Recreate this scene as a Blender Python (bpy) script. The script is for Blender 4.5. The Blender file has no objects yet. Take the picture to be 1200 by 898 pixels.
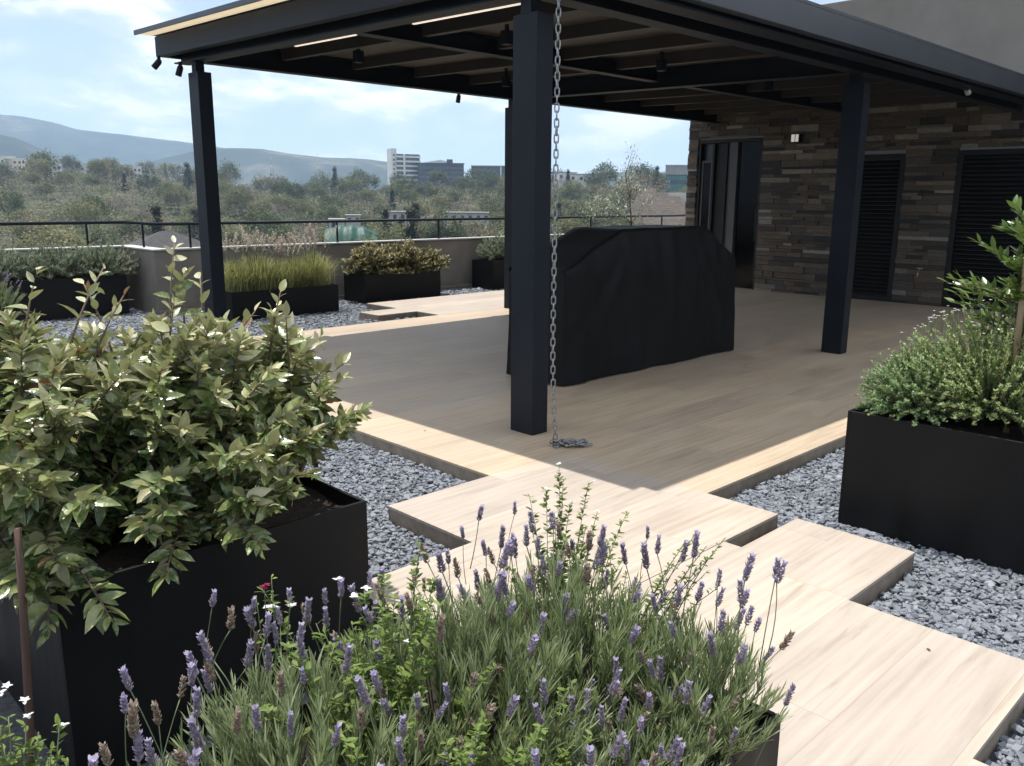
import bpy, math, random
import numpy as np
from mathutils import Vector, Matrix

rng = np.random.default_rng(7)
random.seed(7)
S = bpy.context.scene
COL = S.collection
rad = math.radians

# ------------------------------------------------------------------ camera
PITCH, ROLL, YAW, FPX, EYE = rad(-12.317), rad(0.40), rad(45.583), 995.9, 1.40
fw = Vector((math.cos(YAW)*math.cos(PITCH), math.sin(YAW)*math.cos(PITCH), math.sin(PITCH)))
rt0 = Vector((math.sin(YAW), -math.cos(YAW), 0)); up0 = rt0.cross(fw)
RT = rt0*math.cos(ROLL)+up0*math.sin(ROLL); UP = -rt0*math.sin(ROLL)+up0*math.cos(ROLL)
cam_d = bpy.data.cameras.new('camera'); cam = bpy.data.objects.new('camera', cam_d); COL.objects.link(cam)
M = Matrix.Identity(4)
for i in range(3):
    M[i][0], M[i][1], M[i][2] = RT[i], UP[i], -fw[i]
M[0][3], M[1][3], M[2][3] = 0, 0, EYE
cam.matrix_world = M
cam_d.sensor_width = 36; cam_d.lens = FPX/1200*36; cam_d.clip_start = .05; cam_d.clip_end = 20000
S.camera = cam

def ray(px, py): return fw*FPX + RT*(px-600) - UP*(py-449)
def azim(px):
    d = ray(px, 230); return math.atan2(d.y, d.x)
def elev(px, py):
    d = ray(px, py); return d.z/math.hypot(d.x, d.y)
def polar(px, r): a = azim(px); return r*math.cos(a), r*math.sin(a)

# ------------------------------------------------------------------ node helpers
def mat(name):
    m = bpy.data.materials.new(name); m.use_nodes = True
    nt = m.node_tree; b = nt.nodes['Principled BSDF']
    return m, nt, b
def N(nt, typ, **kw):
    n = nt.nodes.new(typ)
    for k, v in kw.items():
        if k in n.inputs: n.inputs[k].default_value = v
        else: setattr(n, k, v)
    return n
def ramp(nt, fac, stops):
    n = nt.nodes.new('ShaderNodeValToRGB')
    e = n.color_ramp.elements
    while len(e) < len(stops): e.new(.5)
    for el, (p, c) in zip(e, stops):
        el.position = p; el.color = (*c, 1) if len(c) == 3 else c
    nt.links.new(fac, n.inputs[0]); return n.outputs[0]
def objco(nt, scale=(1, 1, 1)):
    tc = nt.nodes.new('ShaderNodeTexCoord'); mp = nt.nodes.new('ShaderNodeMapping')
    mp.inputs['Scale'].default_value = scale
    nt.links.new(tc.outputs['Object'], mp.inputs[0]); return mp.outputs[0]
def mixc(nt, fac, a, b, mode='MIX'):
    n = nt.nodes.new('ShaderNodeMix'); n.data_type = 'RGBA'; n.blend_type = mode
    for sock, v in ((n.inputs[0], fac), (n.inputs[6], a), (n.inputs[7], b)):
        if hasattr(v, 'links'): nt.links.new(v, sock)
        elif isinstance(v, (int, float)): sock.default_value = v
        else: sock.default_value = (*v, 1)
    return n.outputs[2]
def noise(nt, vec, scale, detail=4, rough=.6, dist=0):
    n = N(nt, 'ShaderNodeTexNoise', Scale=scale, Detail=detail, Roughness=rough, Distortion=dist)
    nt.links.new(vec, n.inputs['Vector']); return n.outputs['Fac']
def bump(nt, b, h, strength=.3, dist=.01):
    n = N(nt, 'ShaderNodeBump', Strength=strength, Distance=dist)
    nt.links.new(h, n.inputs['Height']); nt.links.new(n.outputs[0], b.inputs['Normal'])

def m_noisy(name, c1, c2, scale=8, rough=.7, bstr=.2, bdist=.005, spec=.4, metal=0, detail=5, sc3=(1, 1, 1)):
    m, nt, b = mat(name); v = objco(nt, sc3)
    f = noise(nt, v, scale, detail)
    nt.links.new(ramp(nt, f, [(.3, c1), (.7, c2)]), b.inputs['Base Color'])
    b.inputs['Roughness'].default_value = rough; b.inputs['Specular IOR Level'].default_value = spec
    b.inputs['Metallic'].default_value = metal
    if bstr: bump(nt, b, noise(nt, v, scale*6, 3), bstr, bdist)
    return m

def m_leaf(name, stops, back=None, rough=.45, trans=.3, spec=.4, tcol=None, patch=None):
    """stops: ramp over the per-leaf tint attribute; back: colour of the underside."""
    m, nt, b = mat(name)
    at = N(nt, 'ShaderNodeAttribute', attribute_name='tint')
    c = ramp(nt, at.outputs['Fac'], stops)
    if back:
        g = N(nt, 'ShaderNodeNewGeometry')
        c = mixc(nt, g.outputs['Backfacing'], c, back)
    if patch:
        pm = ramp(nt, noise(nt, objco(nt), 42, 3, .6), [(.47, (0,)*3), (.60, (.62,)*3)])
        c = mixc(nt, pm, c, patch)
        bump(nt, b, noise(nt, objco(nt), 90, 2), .35, .004)
    nt.links.new(c, b.inputs['Base Color'])
    b.inputs['Roughness'].default_value = rough; b.inputs['Specular IOR Level'].default_value = spec
    if trans:
        t = N(nt, 'ShaderNodeBsdfTranslucent')
        nt.links.new(mixc(nt, .5, c, tcol or (.16, .2, .03)), t.inputs[0])
        mx = N(nt, 'ShaderNodeMixShader'); mx.inputs[0].default_value = trans
        nt.links.new(b.outputs[0], mx.inputs[1]); nt.links.new(t.outputs[0], mx.inputs[2])
        nt.links.new(mx.outputs[0], nt.nodes['Material Output'].inputs[0])
    return m

# ------------------------------------------------------------------ materials
def wood_tile(name, hue):
    m, nt, b = mat(name)
    v = objco(nt)
    vs = N(nt, 'ShaderNodeVectorMath', operation='ADD'); nt.links.new(v, vs.inputs[0]); vs.inputs[1].default_value = (.31, -.5735, 0); v = vs.outputs[0]
    br = N(nt, 'ShaderNodeTexBrick', Scale=1.0)
    br.offset = .37; br.offset_frequency = 2; br.squash = 1
    br.inputs['Brick Width'].default_value = 1.2; br.inputs['Row Height'].default_value = .2955
    br.inputs['Mortar Size'].default_value = .0011; br.inputs['Mortar Smooth'].default_value = .1
    br.inputs['Color1'].default_value = (.0, .0, .0, 1); br.inputs['Color2'].default_value = (1, 1, 1, 1)
    br.inputs['Mortar'].default_value = (.5, .5, .5, 1); br.inputs['Bias'].default_value = 0
    nt.links.new(v, br.inputs['Vector'])
    # offset grain per plank
    sx = N(nt, 'ShaderNodeVectorMath', operation='MULTIPLY_ADD')
    nt.links.new(br.outputs['Color'], sx.inputs[0]); sx.inputs[1].default_value = (7, 3, 0); nt.links.new(v, sx.inputs[2])
    mp = N(nt, 'ShaderNodeMapping'); mp.inputs['Scale'].default_value = (1.3, 22, 1); nt.links.new(sx.outputs[0], mp.inputs[0])
    g1 = noise(nt, mp.outputs[0], 1.6, 6, .65, .9)
    mp2 = N(nt, 'ShaderNodeMapping'); mp2.inputs['Scale'].default_value = (.8, 5, 1); nt.links.new(sx.outputs[0], mp2.inputs[0])
    g2 = noise(nt, mp2.outputs[0], 1.3, 3, .5, 1.5)
    c = ramp(nt, g1, [(.28, (.235, .18, .13)), (.43, (.43, .363, .297)), (.55, (.49, .413, .335)), (.75, (.55, .475, .39))])
    wv = N(nt, 'ShaderNodeTexWave', Scale=1.0, Distortion=9.0, Detail=3.0); wv.inputs['Detail Scale'].default_value = .6; wv.wave_type = 'RINGS'; wv.rings_direction = 'X'
    mp3 = N(nt, 'ShaderNodeMapping'); mp3.inputs['Scale'].default_value = (.55, 7, 1); nt.links.new(sx.outputs[0], mp3.inputs[0]); nt.links.new(mp3.outputs[0], wv.inputs['Vector'])
    c = mixc(nt, .30, c, ramp(nt, wv.outputs['Fac'], [(0, (.33, .27, .21)), (1, (.52, .45, .37))]))
    c = mixc(nt, .42, c, ramp(nt, g2, [(.3, (.37, .308, .248)), (.5, (.48, .40, .322)), (.7, (.545, .465, .38))]))
    tone = ramp(nt, br.outputs['Color'], [(0, (.88, .88, .9)), (1, (1.06, 1.04, 1.0))])
    c = mixc(nt, 1.0, c, tone, 'MULTIPLY')
    c = mixc(nt, br.outputs['Fac'], c, (.30, .25, .20))
    # faint dust
    d = noise(nt, v, 1.1, 5, .6)
    c = mixc(nt, ramp(nt, d, [(.45, (0, 0, 0)), (.75, (.3, .3, .3))]), c, (.5, .44, .37))
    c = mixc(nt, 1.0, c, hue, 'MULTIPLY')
    nt.links.new(c, b.inputs['Base Color'])
    b.inputs['Roughness'].default_value = .5; b.inputs['Specular IOR Level'].default_value = .30
    r = ramp(nt, g2, [(.3, (.42,)*3), (.7, (.62,)*3)]); nt.links.new(r, b.inputs['Roughness'])
    bump(nt, b, g1, .12, .004)
    return m
M_tile = wood_tile('pale_wood_tile', (.97, .985, 1.0)); M_decktile = wood_tile('wood_tile_warm_shade', (1.0, .95, .855))  # deck copy of the same tile, warm light under the roof tinted into it
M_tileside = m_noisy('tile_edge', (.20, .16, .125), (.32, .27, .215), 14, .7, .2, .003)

def m_chip():
    m, nt, b = mat('slate_chip')
    at = N(nt, 'ShaderNodeAttribute', attribute_name='tint')
    c = ramp(nt, at.outputs['Fac'], [(0, (.11, .118, .132)), (.55, (.205, .22, .245)), (.85, (.25, .265, .29)), (1, (.30, .31, .325))])
    nt.links.new(c, b.inputs['Base Color']); b.inputs['Roughness'].default_value = .65; b.inputs['Specular IOR Level'].default_value = .3
    bump(nt, b, noise(nt, objco(nt), 180, 3), .25, .002)
    return m
M_chip = m_chip()
M_bed = m_noisy('gravel_bed', (.06, .063, .07), (.19, .195, .21), 55, .8, .6, .02)
M_steel = m_noisy('black_steel', (.008, .009, .011), (.014, .015, .018), 5, .42, .08, .003, .5)
M_paint = m_noisy('charcoal_paint', (.007, .0095, .0145), (.011, .0145, .021), 3, .5, .05, .002, .22)
M_roofpaint = m_noisy('roof_fascia_paint', (.038, .046, .058), (.05, .058, .073), 3, .4, .05, .002, .5)
def planter_mat():
    m, nt, b = mat('planter_steel'); v = objco(nt, (1, 1, .25))
    f = noise(nt, v, 9, 5, .6); f2 = noise(nt, objco(nt), 2.5, 3)
    c = ramp(nt, f, [(.3, (.004, .0043, .0047)), (.7, (.009, .0092, .0098))])
    c = mixc(nt, ramp(nt, f2, [(.5, (0, 0, 0)), (.75, (.35,)*3)]), c, (.022, .018, .014))
    nt.links.new(c, b.inputs['Base Color']); b.inputs['Specular IOR Level'].default_value = .22
    nt.links.new(ramp(nt, f, [(.3, (.45,)*3), (.7, (.65,)*3)]), b.inputs['Roughness'])
    return m
M_planter = planter_mat()
M_soil = m_noisy('soil', (.025, .018, .012), (.075, .055, .04), 40, .95, .9, .03)
M_concrete = m_noisy('parapet_render', (.16, .142, .12), (.23, .205, .175), 3, .85, .25, .004)
M_cap = m_noisy('parapet_cap', (.42, .40, .37), (.52, .50, .46), 6, .8, .2, .003)
M_joist = m_noisy('joist_paint', (.036, .031, .026), (.05, .043, .036), 3, .5, .05, .002, .3)
M_stucco = m_noisy('stucco', (.235, .208, .178), (.29, .258, .222), 2.2, .9, .35, .004)
M_ceiling = m_noisy('ceiling_board', (.062, .050, .037), (.09, .073, .053), 3, .6, .1, .003, sc3=(8, 1, 1))
def soffit_mat():
    m, nt, b = mat('overhang_sheet')
    b.inputs['Base Color'].default_value = (.80, .72, .58, 1); b.inputs['Roughness'].default_value = .5
    t = N(nt, 'ShaderNodeBsdfTranslucent'); t.inputs[0].default_value = (.86, .78, .64, 1)
    mx = N(nt, 'ShaderNodeMixShader'); mx.inputs[0].default_value = .6
    nt.links.new(b.outputs[0], mx.inputs[1]); nt.links.new(t.outputs[0], mx.inputs[2])
    nt.links.new(mx.outputs[0], nt.nodes['Material Output'].inputs[0]); return m
M_soffit = soffit_mat()
def emis(name, col, st):
    m, nt, b = mat(name); b.inputs['Base Color'].default_value = (.8, .78, .74, 1)
    b.inputs['Emission Color'].default_value = (*col, 1); b.inputs['Emission Strength'].default_value = st; return m
M_led = emis('strip_lamp', (1, .85, .68), .55)
M_lamp = emis('wall_lamp_diffuser', (1, .95, .85), .2)
def stone_mat():
    m, nt, b = mat('ledger_stone')
    at = N(nt, 'ShaderNodeAttribute', attribute_name='tint'); v = objco(nt, (3, 3, 16))
    c = ramp(nt, at.outputs['Fac'], [(0, (.022, .020, .019)), (.2, (.055, .043, .032)), (.38, (.080, .070, .059)), (.52, (.125, .09, .058)), (.66, (.085, .062, .042)), (.8, (.16, .13, .095)), (1, (.26, .235, .205))])
    n1 = noise(nt, v, 5, 6, .65); c = mixc(nt, 1, c, ramp(nt, n1, [(.3, (.6,)*3), (.7, (1.25,)*3)]), 'MULTIPLY')
    nt.links.new(c, b.inputs['Base Color']); b.inputs['Roughness'].default_value = .7
    bump(nt, b, n1, .8, .02); return m
M_stone = stone_mat()
M_louvre = m_noisy('louvre_paint', (.007, .007, .0075), (.012, .0115, .011), 6, .5, .05, .002, .25)
def glass_mat():
    m, nt, b = mat('dark_glass'); b.inputs['Base Color'].default_value = (.003, .0035, .004, 1)
    b.inputs['Roughness'].default_value = .12; b.inputs['Specular IOR Level'].default_value = .12; return m
M_glass = glass_mat()
M_jamb = m_noisy('grey_jamb', (.045, .045, .042), (.065, .063, .059), 5, .5, .05)
def cover_mat():
    m, nt, b = mat('cover_fabric'); v = objco(nt)
    nt.links.new(ramp(nt, noise(nt, v, 3, 4), [(.3, (.0035, .0035, .0042)), (.7, (.006, .006, .007))]), b.inputs['Base Color'])
    b.inputs['Roughness'].default_value = .55; b.inputs['Specular IOR Level'].default_value = .2
    b.inputs['Sheen Weight'].default_value = .03; b.inputs['Sheen Roughness'].default_value = .4
    bump(nt, b, noise(nt, v, 260, 2), .15, .001); return m
M_cover = cover_mat()
M_zinc = m_noisy('galvanised_steel', (.26, .265, .27), (.42, .425, .43), 60, .4, .1, .001, .5, 1.0)
M_white = m_noisy('white_render', (.62, .61, .58), (.78, .77, .74), .5, .8, 0)
M_pale = m_noisy('weathered_render', (.33, .32, .30), (.48, .46, .43), 1.2, .85, 0)
M_cream = m_noisy('cream_render', (.45, .40, .34), (.6, .54, .46), .5, .8, 0)
M_grey = m_noisy('grey_render', (.26, .26, .26), (.36, .36, .36), .5, .8, 0)
M_brick = m_noisy('terracotta_render', (.30, .17, .11), (.40, .24, .16), .5, .8, 0)
M_winglass = m_noisy('window_glass', (.03, .04, .05), (.06, .075, .09), .3, .15, 0, spec=.6)
M_black = m_noisy('dark_cladding', (.02, .024, .03), (.035, .04, .05), .3, .3, 0)
M_teal = m_noisy('teal_glass', (.03, .12, .12), (.06, .19, .18), .3, .2, 0)
M_tarp = m_noisy('green_tarpaulin', (.001, .045, .027), (.003, .075, .045), .6, .5, .3, .2)
M_shingle = m_noisy('grey_roofing', (.035, .033, .034), (.065, .062, .06), 2, .85, .3, .1)
M_wood = m_noisy('stake_wood', (.22, .15, .085), (.36, .26, .16), 12, .75, .2, .003, sc3=(1, 1, .1))
M_bronze = m_noisy('brown_stake', (.06, .035, .024), (.12, .07, .05), 12, .55, .2, .003, sc3=(1, 1, .15))
M_stemb = m_noisy('brown_stem', (.10, .07, .045), (.2, .15, .10), 30, .8, .2, .002)
M_stemg = m_noisy('green_stem', (.10, .13, .06), (.17, .20, .11), 30, .7, 0)
M_bark = m_noisy('bark', (.10, .085, .07), (.2, .175, .15), 2, .9, .3, .05)

# ------------------------------------------------------------------ mesh builder
class MB:
    def __init__(s): s.v = []; s.f = []; s.m = []; s.t = []; s.n = 0; s.smooth = []
    def add(s, v, f, mi=0, tint=None, smooth=False):
        v = np.asarray(v, float).reshape(-1, 3)
        s.v.append(v); s.f += [tuple(i+s.n for i in q) for q in f]; s.m += [mi]*len(f); s.smooth += [smooth]*len(f)
        s.t.append(np.full(len(v), .5) if tint is None else np.broadcast_to(np.asarray(tint, float), (len(v),)))
        s.n += len(v); return s
    def box(s, x0, x1, y0, y1, z0, z1, mi=0, tint=None, fz=None):
        v = np.array([(x, y, z) for z in (z0, z1) for x, y in ((x0, y0), (x1, y0), (x1, y1), (x0, y1))], float)
        if fz: v[:, 2] += [fz(p[1]) for p in v]
        return s.add(v, [(0, 3, 2, 1), (4, 5, 6, 7), (0, 1, 5, 4), (1, 2, 6, 5), (2, 3, 7, 6), (3, 0, 4, 7)], mi, tint)
    def tube(s, pts, r, k=6, mi=0, tint=None, caps=True):
        pts = [Vector(p) for p in pts]; n = len(pts)
        rr = r if hasattr(r, '__len__') else [r]*n
        V = []
        for i, p in enumerate(pts):
            d = (pts[min(i+1, n-1)]-pts[max(i-1, 0)]); d.normalize()
            a = d.cross(Vector((0, 0, 1)) if abs(d.z) < .9 else Vector((1, 0, 0))); a.normalize(); b2 = d.cross(a)
            for j in range(k):
                t = 2*math.pi*j/k; V.append(p+(a*math.cos(t)+b2*math.sin(t))*rr[i])
        F = [(i*k+j, i*k+(j+1) % k, (i+1)*k+(j+1) % k, (i+1)*k+j) for i in range(n-1) for j in range(k)]
        if caps: F += [tuple(range(k))[::-1], tuple((n-1)*k+j for j in range(k))]
        return s.add([tuple(p) for p in V], F, mi, tint, True)
    def batch(s, tv, tf, mats, locs, tint=None, mi=0, smooth=False):
        """many transformed copies of one small template (leaves, chips)"""
        tv = np.asarray(tv, float); n = len(mats)
        if n == 0: return s
        V = np.einsum('nij,vj->nvi', mats, tv)+locs[:, None, :]
        k = len(tv); off = s.n+np.arange(n)*k
        for o in off: s.f += [tuple(i+o for i in q) for q in tf]
        s.m += [mi]*(n*len(tf)); s.smooth += [smooth]*(n*len(tf))
        s.v.append(V.reshape(-1, 3)); s.n += n*k
        t = np.full(n, .5) if tint is None else np.asarray(tint)
        s.t.append(np.repeat(t, k)); return s
    def mesh(s, name, mats):
        me = bpy.data.meshes.new(name)
        me.from_pydata(np.concatenate(s.v).tolist(), [], s.f)
        for m in (mats if isinstance(mats, (list, tuple)) else [mats]): me.materials.append(m)
        me.polygons.foreach_set('material_index', s.m)
        me.polygons.foreach_set('use_smooth', s.smooth)
        a = me.attributes.new('tint', 'FLOAT', 'POINT'); a.data.foreach_set('value', np.concatenate(s.t))
        me.update(); return me
    def build(s, name, mats, parent=None, bevel=0):
        o = bpy.data.objects.new(name, s.mesh(name, mats)); COL.objects.link(o)
        if parent: o.parent = parent; o.matrix_parent_inverse = Matrix.Translation(-parent.location)
        if bevel:
            bv = o.modifiers.new('bevel', 'BEVEL'); bv.width = bevel; bv.segments = 2; bv.limit_method = 'ANGLE'
            wn = o.modifiers.new('wn', 'WEIGHTED_NORMAL')
        return o
def tag(o, label, cat, group=None):
    o['label'] = label; o['category'] = cat
    if group: o['group'] = group
    return o
def thing(name, loc, label, cat, group=None):
    o = bpy.data.objects.new(name, None); COL.objects.link(o); o.location = loc; o.empty_display_size = .1
    return tag(o, label, cat, group)
def kind(o, k): o['kind'] = k; return o
def place(name, me, parent, loc=(0, 0, 0), rz=0, sc=1, rx=0, ry=0):
    o = bpy.data.objects.new(name, me); COL.objects.link(o); o.parent = parent
    o.location = loc; o.rotation_euler = (rx, ry, rz); o.scale = (sc,)*3 if not hasattr(sc, '__len__') else sc
    return o

def frames(dirs, roll=None, flat=None):
    """matrices with local Y along dirs, local Z roughly up, rolled at random"""
    d = dirs/np.linalg.norm(dirs, axis=1, keepdims=True); n = len(d)
    up = np.tile([0, 0, 1.0], (n, 1))+rng.normal(0, .05, (n, 3))
    x = np.cross(d, up); x /= np.linalg.norm(x, axis=1, keepdims=True)+1e-9
    z = np.cross(x, d)
    if roll is not None:
        c, s_ = np.cos(roll)[:, None], np.sin(roll)[:, None]
        x, z = x*c+z*s_, -x*s_+z*c
    return np.stack([x, d, z], axis=2)
def leaf_template(L=1, W=.3, fold=.12, droop=.15, rows=(0.0, .2, .45, .72, 1.0), prof=(0, .8, 1, .7, 0)):
    v = []; f = []
    idx = []
    for t, p in zip(rows, prof):
        z = -droop*L*t*t
        if p == 0: idx.append([len(v)]); v.append((0, t*L, z))
        else:
            i = len(v); idx.append([i, i+1, i+2])
            v += [(-W/2*p, t*L, z+fold*W*p), (0, t*L, z), (W/2*p, t*L, z+fold*W*p)]
    for a, b in zip(idx[:-1], idx[1:]):
        if len(a) == 1: f += [(a[0], b[1], b[0]), (a[0], b[2], b[1])]
        elif len(b) == 1: f += [(a[0], a[1], b[0]), (a[1], a[2], b[0])]
        else: f += [(a[0], a[1], b[1], b[0]), (a[1], a[2], b[2], b[1])]
    return v, f
DIAMOND = ([(0, 0, 0), (.5, .45, .06), (0, 1, -.06), (-.5, .45, .06)], [(0, 1, 2, 3)])

# ------------------------------------------------------------------ world and sun
KX, KY = .01, .27
sun_dir = Vector((KX, KY, 1)).normalized()
SUN_EL = math.asin(sun_dir.z); SUN_ROT = math.atan2(KX, KY)
w = bpy.data.worlds.new('World'); S.world = w; w.use_nodes = True
nt = w.node_tree; bg = nt.nodes['Background']
sky = N(nt, 'ShaderNodeTexSky', sky_type='NISHITA', sun_disc=False, sun_elevation=SUN_EL, sun_rotation=SUN_ROT,
        altitude=2200, air_density=1.0, dust_density=1.6, ozone_density=1.2)
tc = N(nt, 'ShaderNodeTexCoord')
sp = N(nt, 'ShaderNodeSeparateXYZ'); nt.links.new(tc.outputs['Generated'], sp.inputs[0])
def wm(op, a, b=None):
    n = N(nt, 'ShaderNodeMath', operation=op)
    for s_, v in ((n.inputs[0], a), (n.inputs[1], b)):
        if v is None: continue
        if hasattr(v, 'links'): nt.links.new(v, s_)
        else: s_.default_value = v
    return n.outputs[0]
# clouds lie on a flat layer: project the direction onto a plane overhead
zz = wm('ADD', wm('MAXIMUM', sp.outputs['Z'], 0.0), .30)
cx = wm('DIVIDE', sp.outputs['X'], zz); cy = wm('DIVIDE', sp.outputs['Y'], zz)
cb = N(nt, 'ShaderNodeCombineXYZ'); nt.links.new(cx, cb.inputs[0]); nt.links.new(cy, cb.inputs[1])
n1 = noise(nt, cb.outputs[0], 2.3, 9, .56, .25)
n2 = noise(nt, cb.outputs[0], .8, 3, .5)
cl = wm('ADD', wm('MULTIPLY', n1, .72), wm('MULTIPLY', n2, .36))
mask = ramp(nt, cl, [(.485, (0,)*3), (.54, (.3,)*3), (.575, (.85,)*3), (.64, (1,)*3)])
shade = ramp(nt, n1, [(.40, (7.6, 7.65, 7.75)), (.66, (9.6, 9.5, 9.3))])
SKY_STR = .104
skc = mixc(nt, mask, mixc(nt, .42, sky.outputs[0], (5.6, 6.3, 7.2)), shade)
nt.links.new(skc, bg.inputs[0]); bg.inputs[1].default_value = SKY_STR
sl = bpy.data.lights.new('sun', 'SUN'); sl.energy = 3.9; sl.angle = rad(.53); sl.color = (1, .965, .92)
so = bpy.data.objects.new('sun', sl); COL.objects.link(so); so.rotation_euler = sun_dir.to_track_quat('Z', 'Y').to_euler()
so.location = (0, 0, 30)

S.view_settings.view_transform = 'Standard'; S.view_settings.look = 'None'; S.view_settings.exposure = .64; S.view_settings.gamma = 1
S.render.engine = 'CYCLES'
S.cycles.use_denoising = True
try: S.cycles.denoiser = 'OPENIMAGEDENOISE'
except Exception: pass
S.cycles.max_bounces = 7; S.cycles.diffuse_bounces = 4; S.cycles.glossy_bounces = 3; S.cycles.transmission_bounces = 4
S.cycles.volume_bounces = 1; S.cycles.caustics_reflective = False; S.cycles.caustics_refractive = False
S.cycles.sample_clamp_indirect = 6

# ------------------------------------------------------------------ terrace, deck, paths
ZG = -.09      # gravel surface
b = MB(); b.box(-8, 22, -6, 10.88, -9, -.135); b.box(-8, 4.26, 10.88, 11.9, -9, -.135)
kind(b.build('terrace', M_concrete), 'structure')
b = MB(); b.box(-8, 21.9, -6, 10.7, -.134, -.087); b.box(-8, 4.25, 10.7, 11.7, -.134, -.088)
kind(b.build('gravel_bed', M_bed), 'structure')

def slab(rects, name, top=None):
    """tiled platform over a union of rectangles, as cells of one sheet with real side faces"""
    xs = sorted({r[0] for r in rects} | {r[1] for r in rects}); ys = sorted({r[2] for r in rects} | {r[3] for r in rects})
    ins = lambda x, y: any(r[0] < x < r[1] and r[2] < y < r[3] for r in rects)
    b = MB(); G = {}
    for i in range(len(xs)-1):
        for j in range(len(ys)-1): G[i, j] = ins((xs[i]+xs[i+1])/2, (ys[j]+ys[j+1])/2)
    e = .004
    for (i, j), on in G.items():
        if not on: continue
        x0, x1, y0, y1 = xs[i], xs[i+1], ys[j], ys[j+1]
        b.add([(x0, y0, 0), (x1, y0, 0), (x1, y1, 0), (x0, y1, 0)], [(0, 1, 2, 3)], 0)
        for (di, dj, p, q) in ((-1, 0, (x0, y1), (x0, y0)), (1, 0, (x1, y0), (x1, y1)), (0, -1, (x0, y0), (x1, y0)), (0, 1, (x1, y1), (x0, y1))):
            if not G.get((i+di, j+dj), False):
                b.add([(*p, -.013), (*q, -.013), (*q, 0), (*p, 0)], [(0, 1, 2, 3)], 0)
                nx, ny = di*-.003, dj*-.003
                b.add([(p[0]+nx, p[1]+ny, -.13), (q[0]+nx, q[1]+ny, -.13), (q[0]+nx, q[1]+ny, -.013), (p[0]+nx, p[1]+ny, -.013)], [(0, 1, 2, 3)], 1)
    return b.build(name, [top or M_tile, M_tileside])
RECTS_DECK = [(2.84, 12.6, 3.06, 7.95), (3.43, 12.6, 2.14, 3.06), (2.20, 3.43, 1.76, 3.06), (11, 12.6, -5, 2.2)]
RECTS_NEAR = [(1.60, 2.20, 1.16, 2.475), (2.2, 2.97, 1.16, 1.756), (2.97, 3.44, 1.16, 1.675), (.95, 2.83, .545, 1.16), (.2, 2.20, -.07, .545), (-.4, 1.55, -.9, -.07)]
RECTS_FAR = [(5.97, 6.55, 8.40, 8.80), (6.55, 13.5, 7.954, 9.48)]
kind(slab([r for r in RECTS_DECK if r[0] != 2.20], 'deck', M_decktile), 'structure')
kind(slab([r for r in RECTS_DECK if r[0] == 2.20], 'path'), 'structure')
kind(slab(RECTS_NEAR, 'path'), 'structure')
kind(slab(RECTS_FAR, 'path'), 'structure')

# loose slate chips
CHIP_F = [(0, 1, 2, 3), (4, 7, 6, 5), (0, 4, 5, 1), (1, 5, 6, 2), (2, 6, 7, 3), (3, 7, 4, 0)]
def chips(b, x0, x1, y0, y1, dens, size):
    n = int((x1-x0)*(y1-y0)*dens)
    px = rng.uniform(x0, x1, n); py = rng.uniform(y0, y1, n)
    keep = np.ones(n, bool)
    for r in RECTS_DECK+RECTS_NEAR+RECTS_FAR: keep &= ~((px > r[0]-.012) & (px < r[1]+.012) & (py > r[2]-.012) & (py < r[3]+.012))
    px, py = px[keep], py[keep]; n = len(px)
    L = size*rng.lognormal(0, .35, n); Wd = L*rng.uniform(.45, .85, n); T = L*rng.uniform(.12, .26, n)
    yaw = rng.uniform(0, 6.283, n); tx = rng.normal(0, .27, n); ty = rng.normal(0, .27, n)
    d = np.stack([np.cos(yaw)*np.cos(tx), np.sin(yaw)*np.cos(tx), np.sin(tx)], 1)
    Fm = frames(d, ty)
    Fm = Fm*np.stack([Wd, L, T], 1)[:, None, :]
    loc = np.stack([px, py, -.086+rng.uniform(.0, .021, n)], 1)
    tv = []
    for z in (-.5, .5):
        s_ = 1 if z < 0 else .8
        tv += [(-.5*s_, -.38*s_, z), (.42*s_, -.5*s_, z), (.5*s_, .36*s_, z), (-.3*s_, .5*s_, z)]
    tv = np.array(tv); h = n//2
    b.batch(tv, CHIP_F, Fm[:h], loc[:h], np.clip(rng.normal(.5, .16, h), 0, 1))
    b.batch(tv*[-1, .8, 1]*1.05, [q[::-1] for q in CHIP_F], Fm[h:], loc[h:], np.clip(rng.normal(.5, .16, n-h), 0, 1))
b = MB()
chips(b, 2.8, 5.2, .3, 2.15, 6200, .024)
chips(b, 2.0, 3.0, -.4, .55, 5600, .024)
chips(b, 1.4, 2.86, 2.4, 4.8, 5600, .0225)
chips(b, 1.4, 2.86, 4.8, 8.2, 2200, .027)
chips(b, 2.8, 6.6, 7.9, 10.7, 1500, .034)
chips(b, 6.5, 12.6, 9.45, 10.7, 1300, .036)
chips(b, 2.2, 4.3, 10.5, 11.6, 1000, .036)
chips(b, 5.2, 9, .5, 2.15, 900, .034)
kind(b.build('gravel', M_chip), 'stuff')

# fallen leaves on the pale path
def px_deck(px_, py_):
    d = ray(px_, py_); k = -EYE/d.z; return d.x*k, d.y*k
M_dead = m_noisy('dry_leaf', (.06, .045, .03), (.12, .09, .06), 60, .8, 0)
for (a_, c_, lab) in ((1090, 764, 'small dark fallen leaf alone on the widest path slab'), (880, 560, 'tiny fallen leaf on the sunny strip before the right planter'), (640, 470, 'tiny dry leaf on the shaded deck beside the chain pile'), (500, 505, 'tiny dry leaf on the sunny strip left of the thick post')):
    x_, y_ = px_deck(a_, c_); b = MB(); lt = leaf_template(.022, .009, .2, .3); b.batch(*lt, frames(np.array([[rng.normal(), rng.normal(), .15]])), np.array([[x_, y_, .003]]), None, 0, True)
    tag(b.build('fallen_leaf', M_dead), lab, 'leaf')

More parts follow.
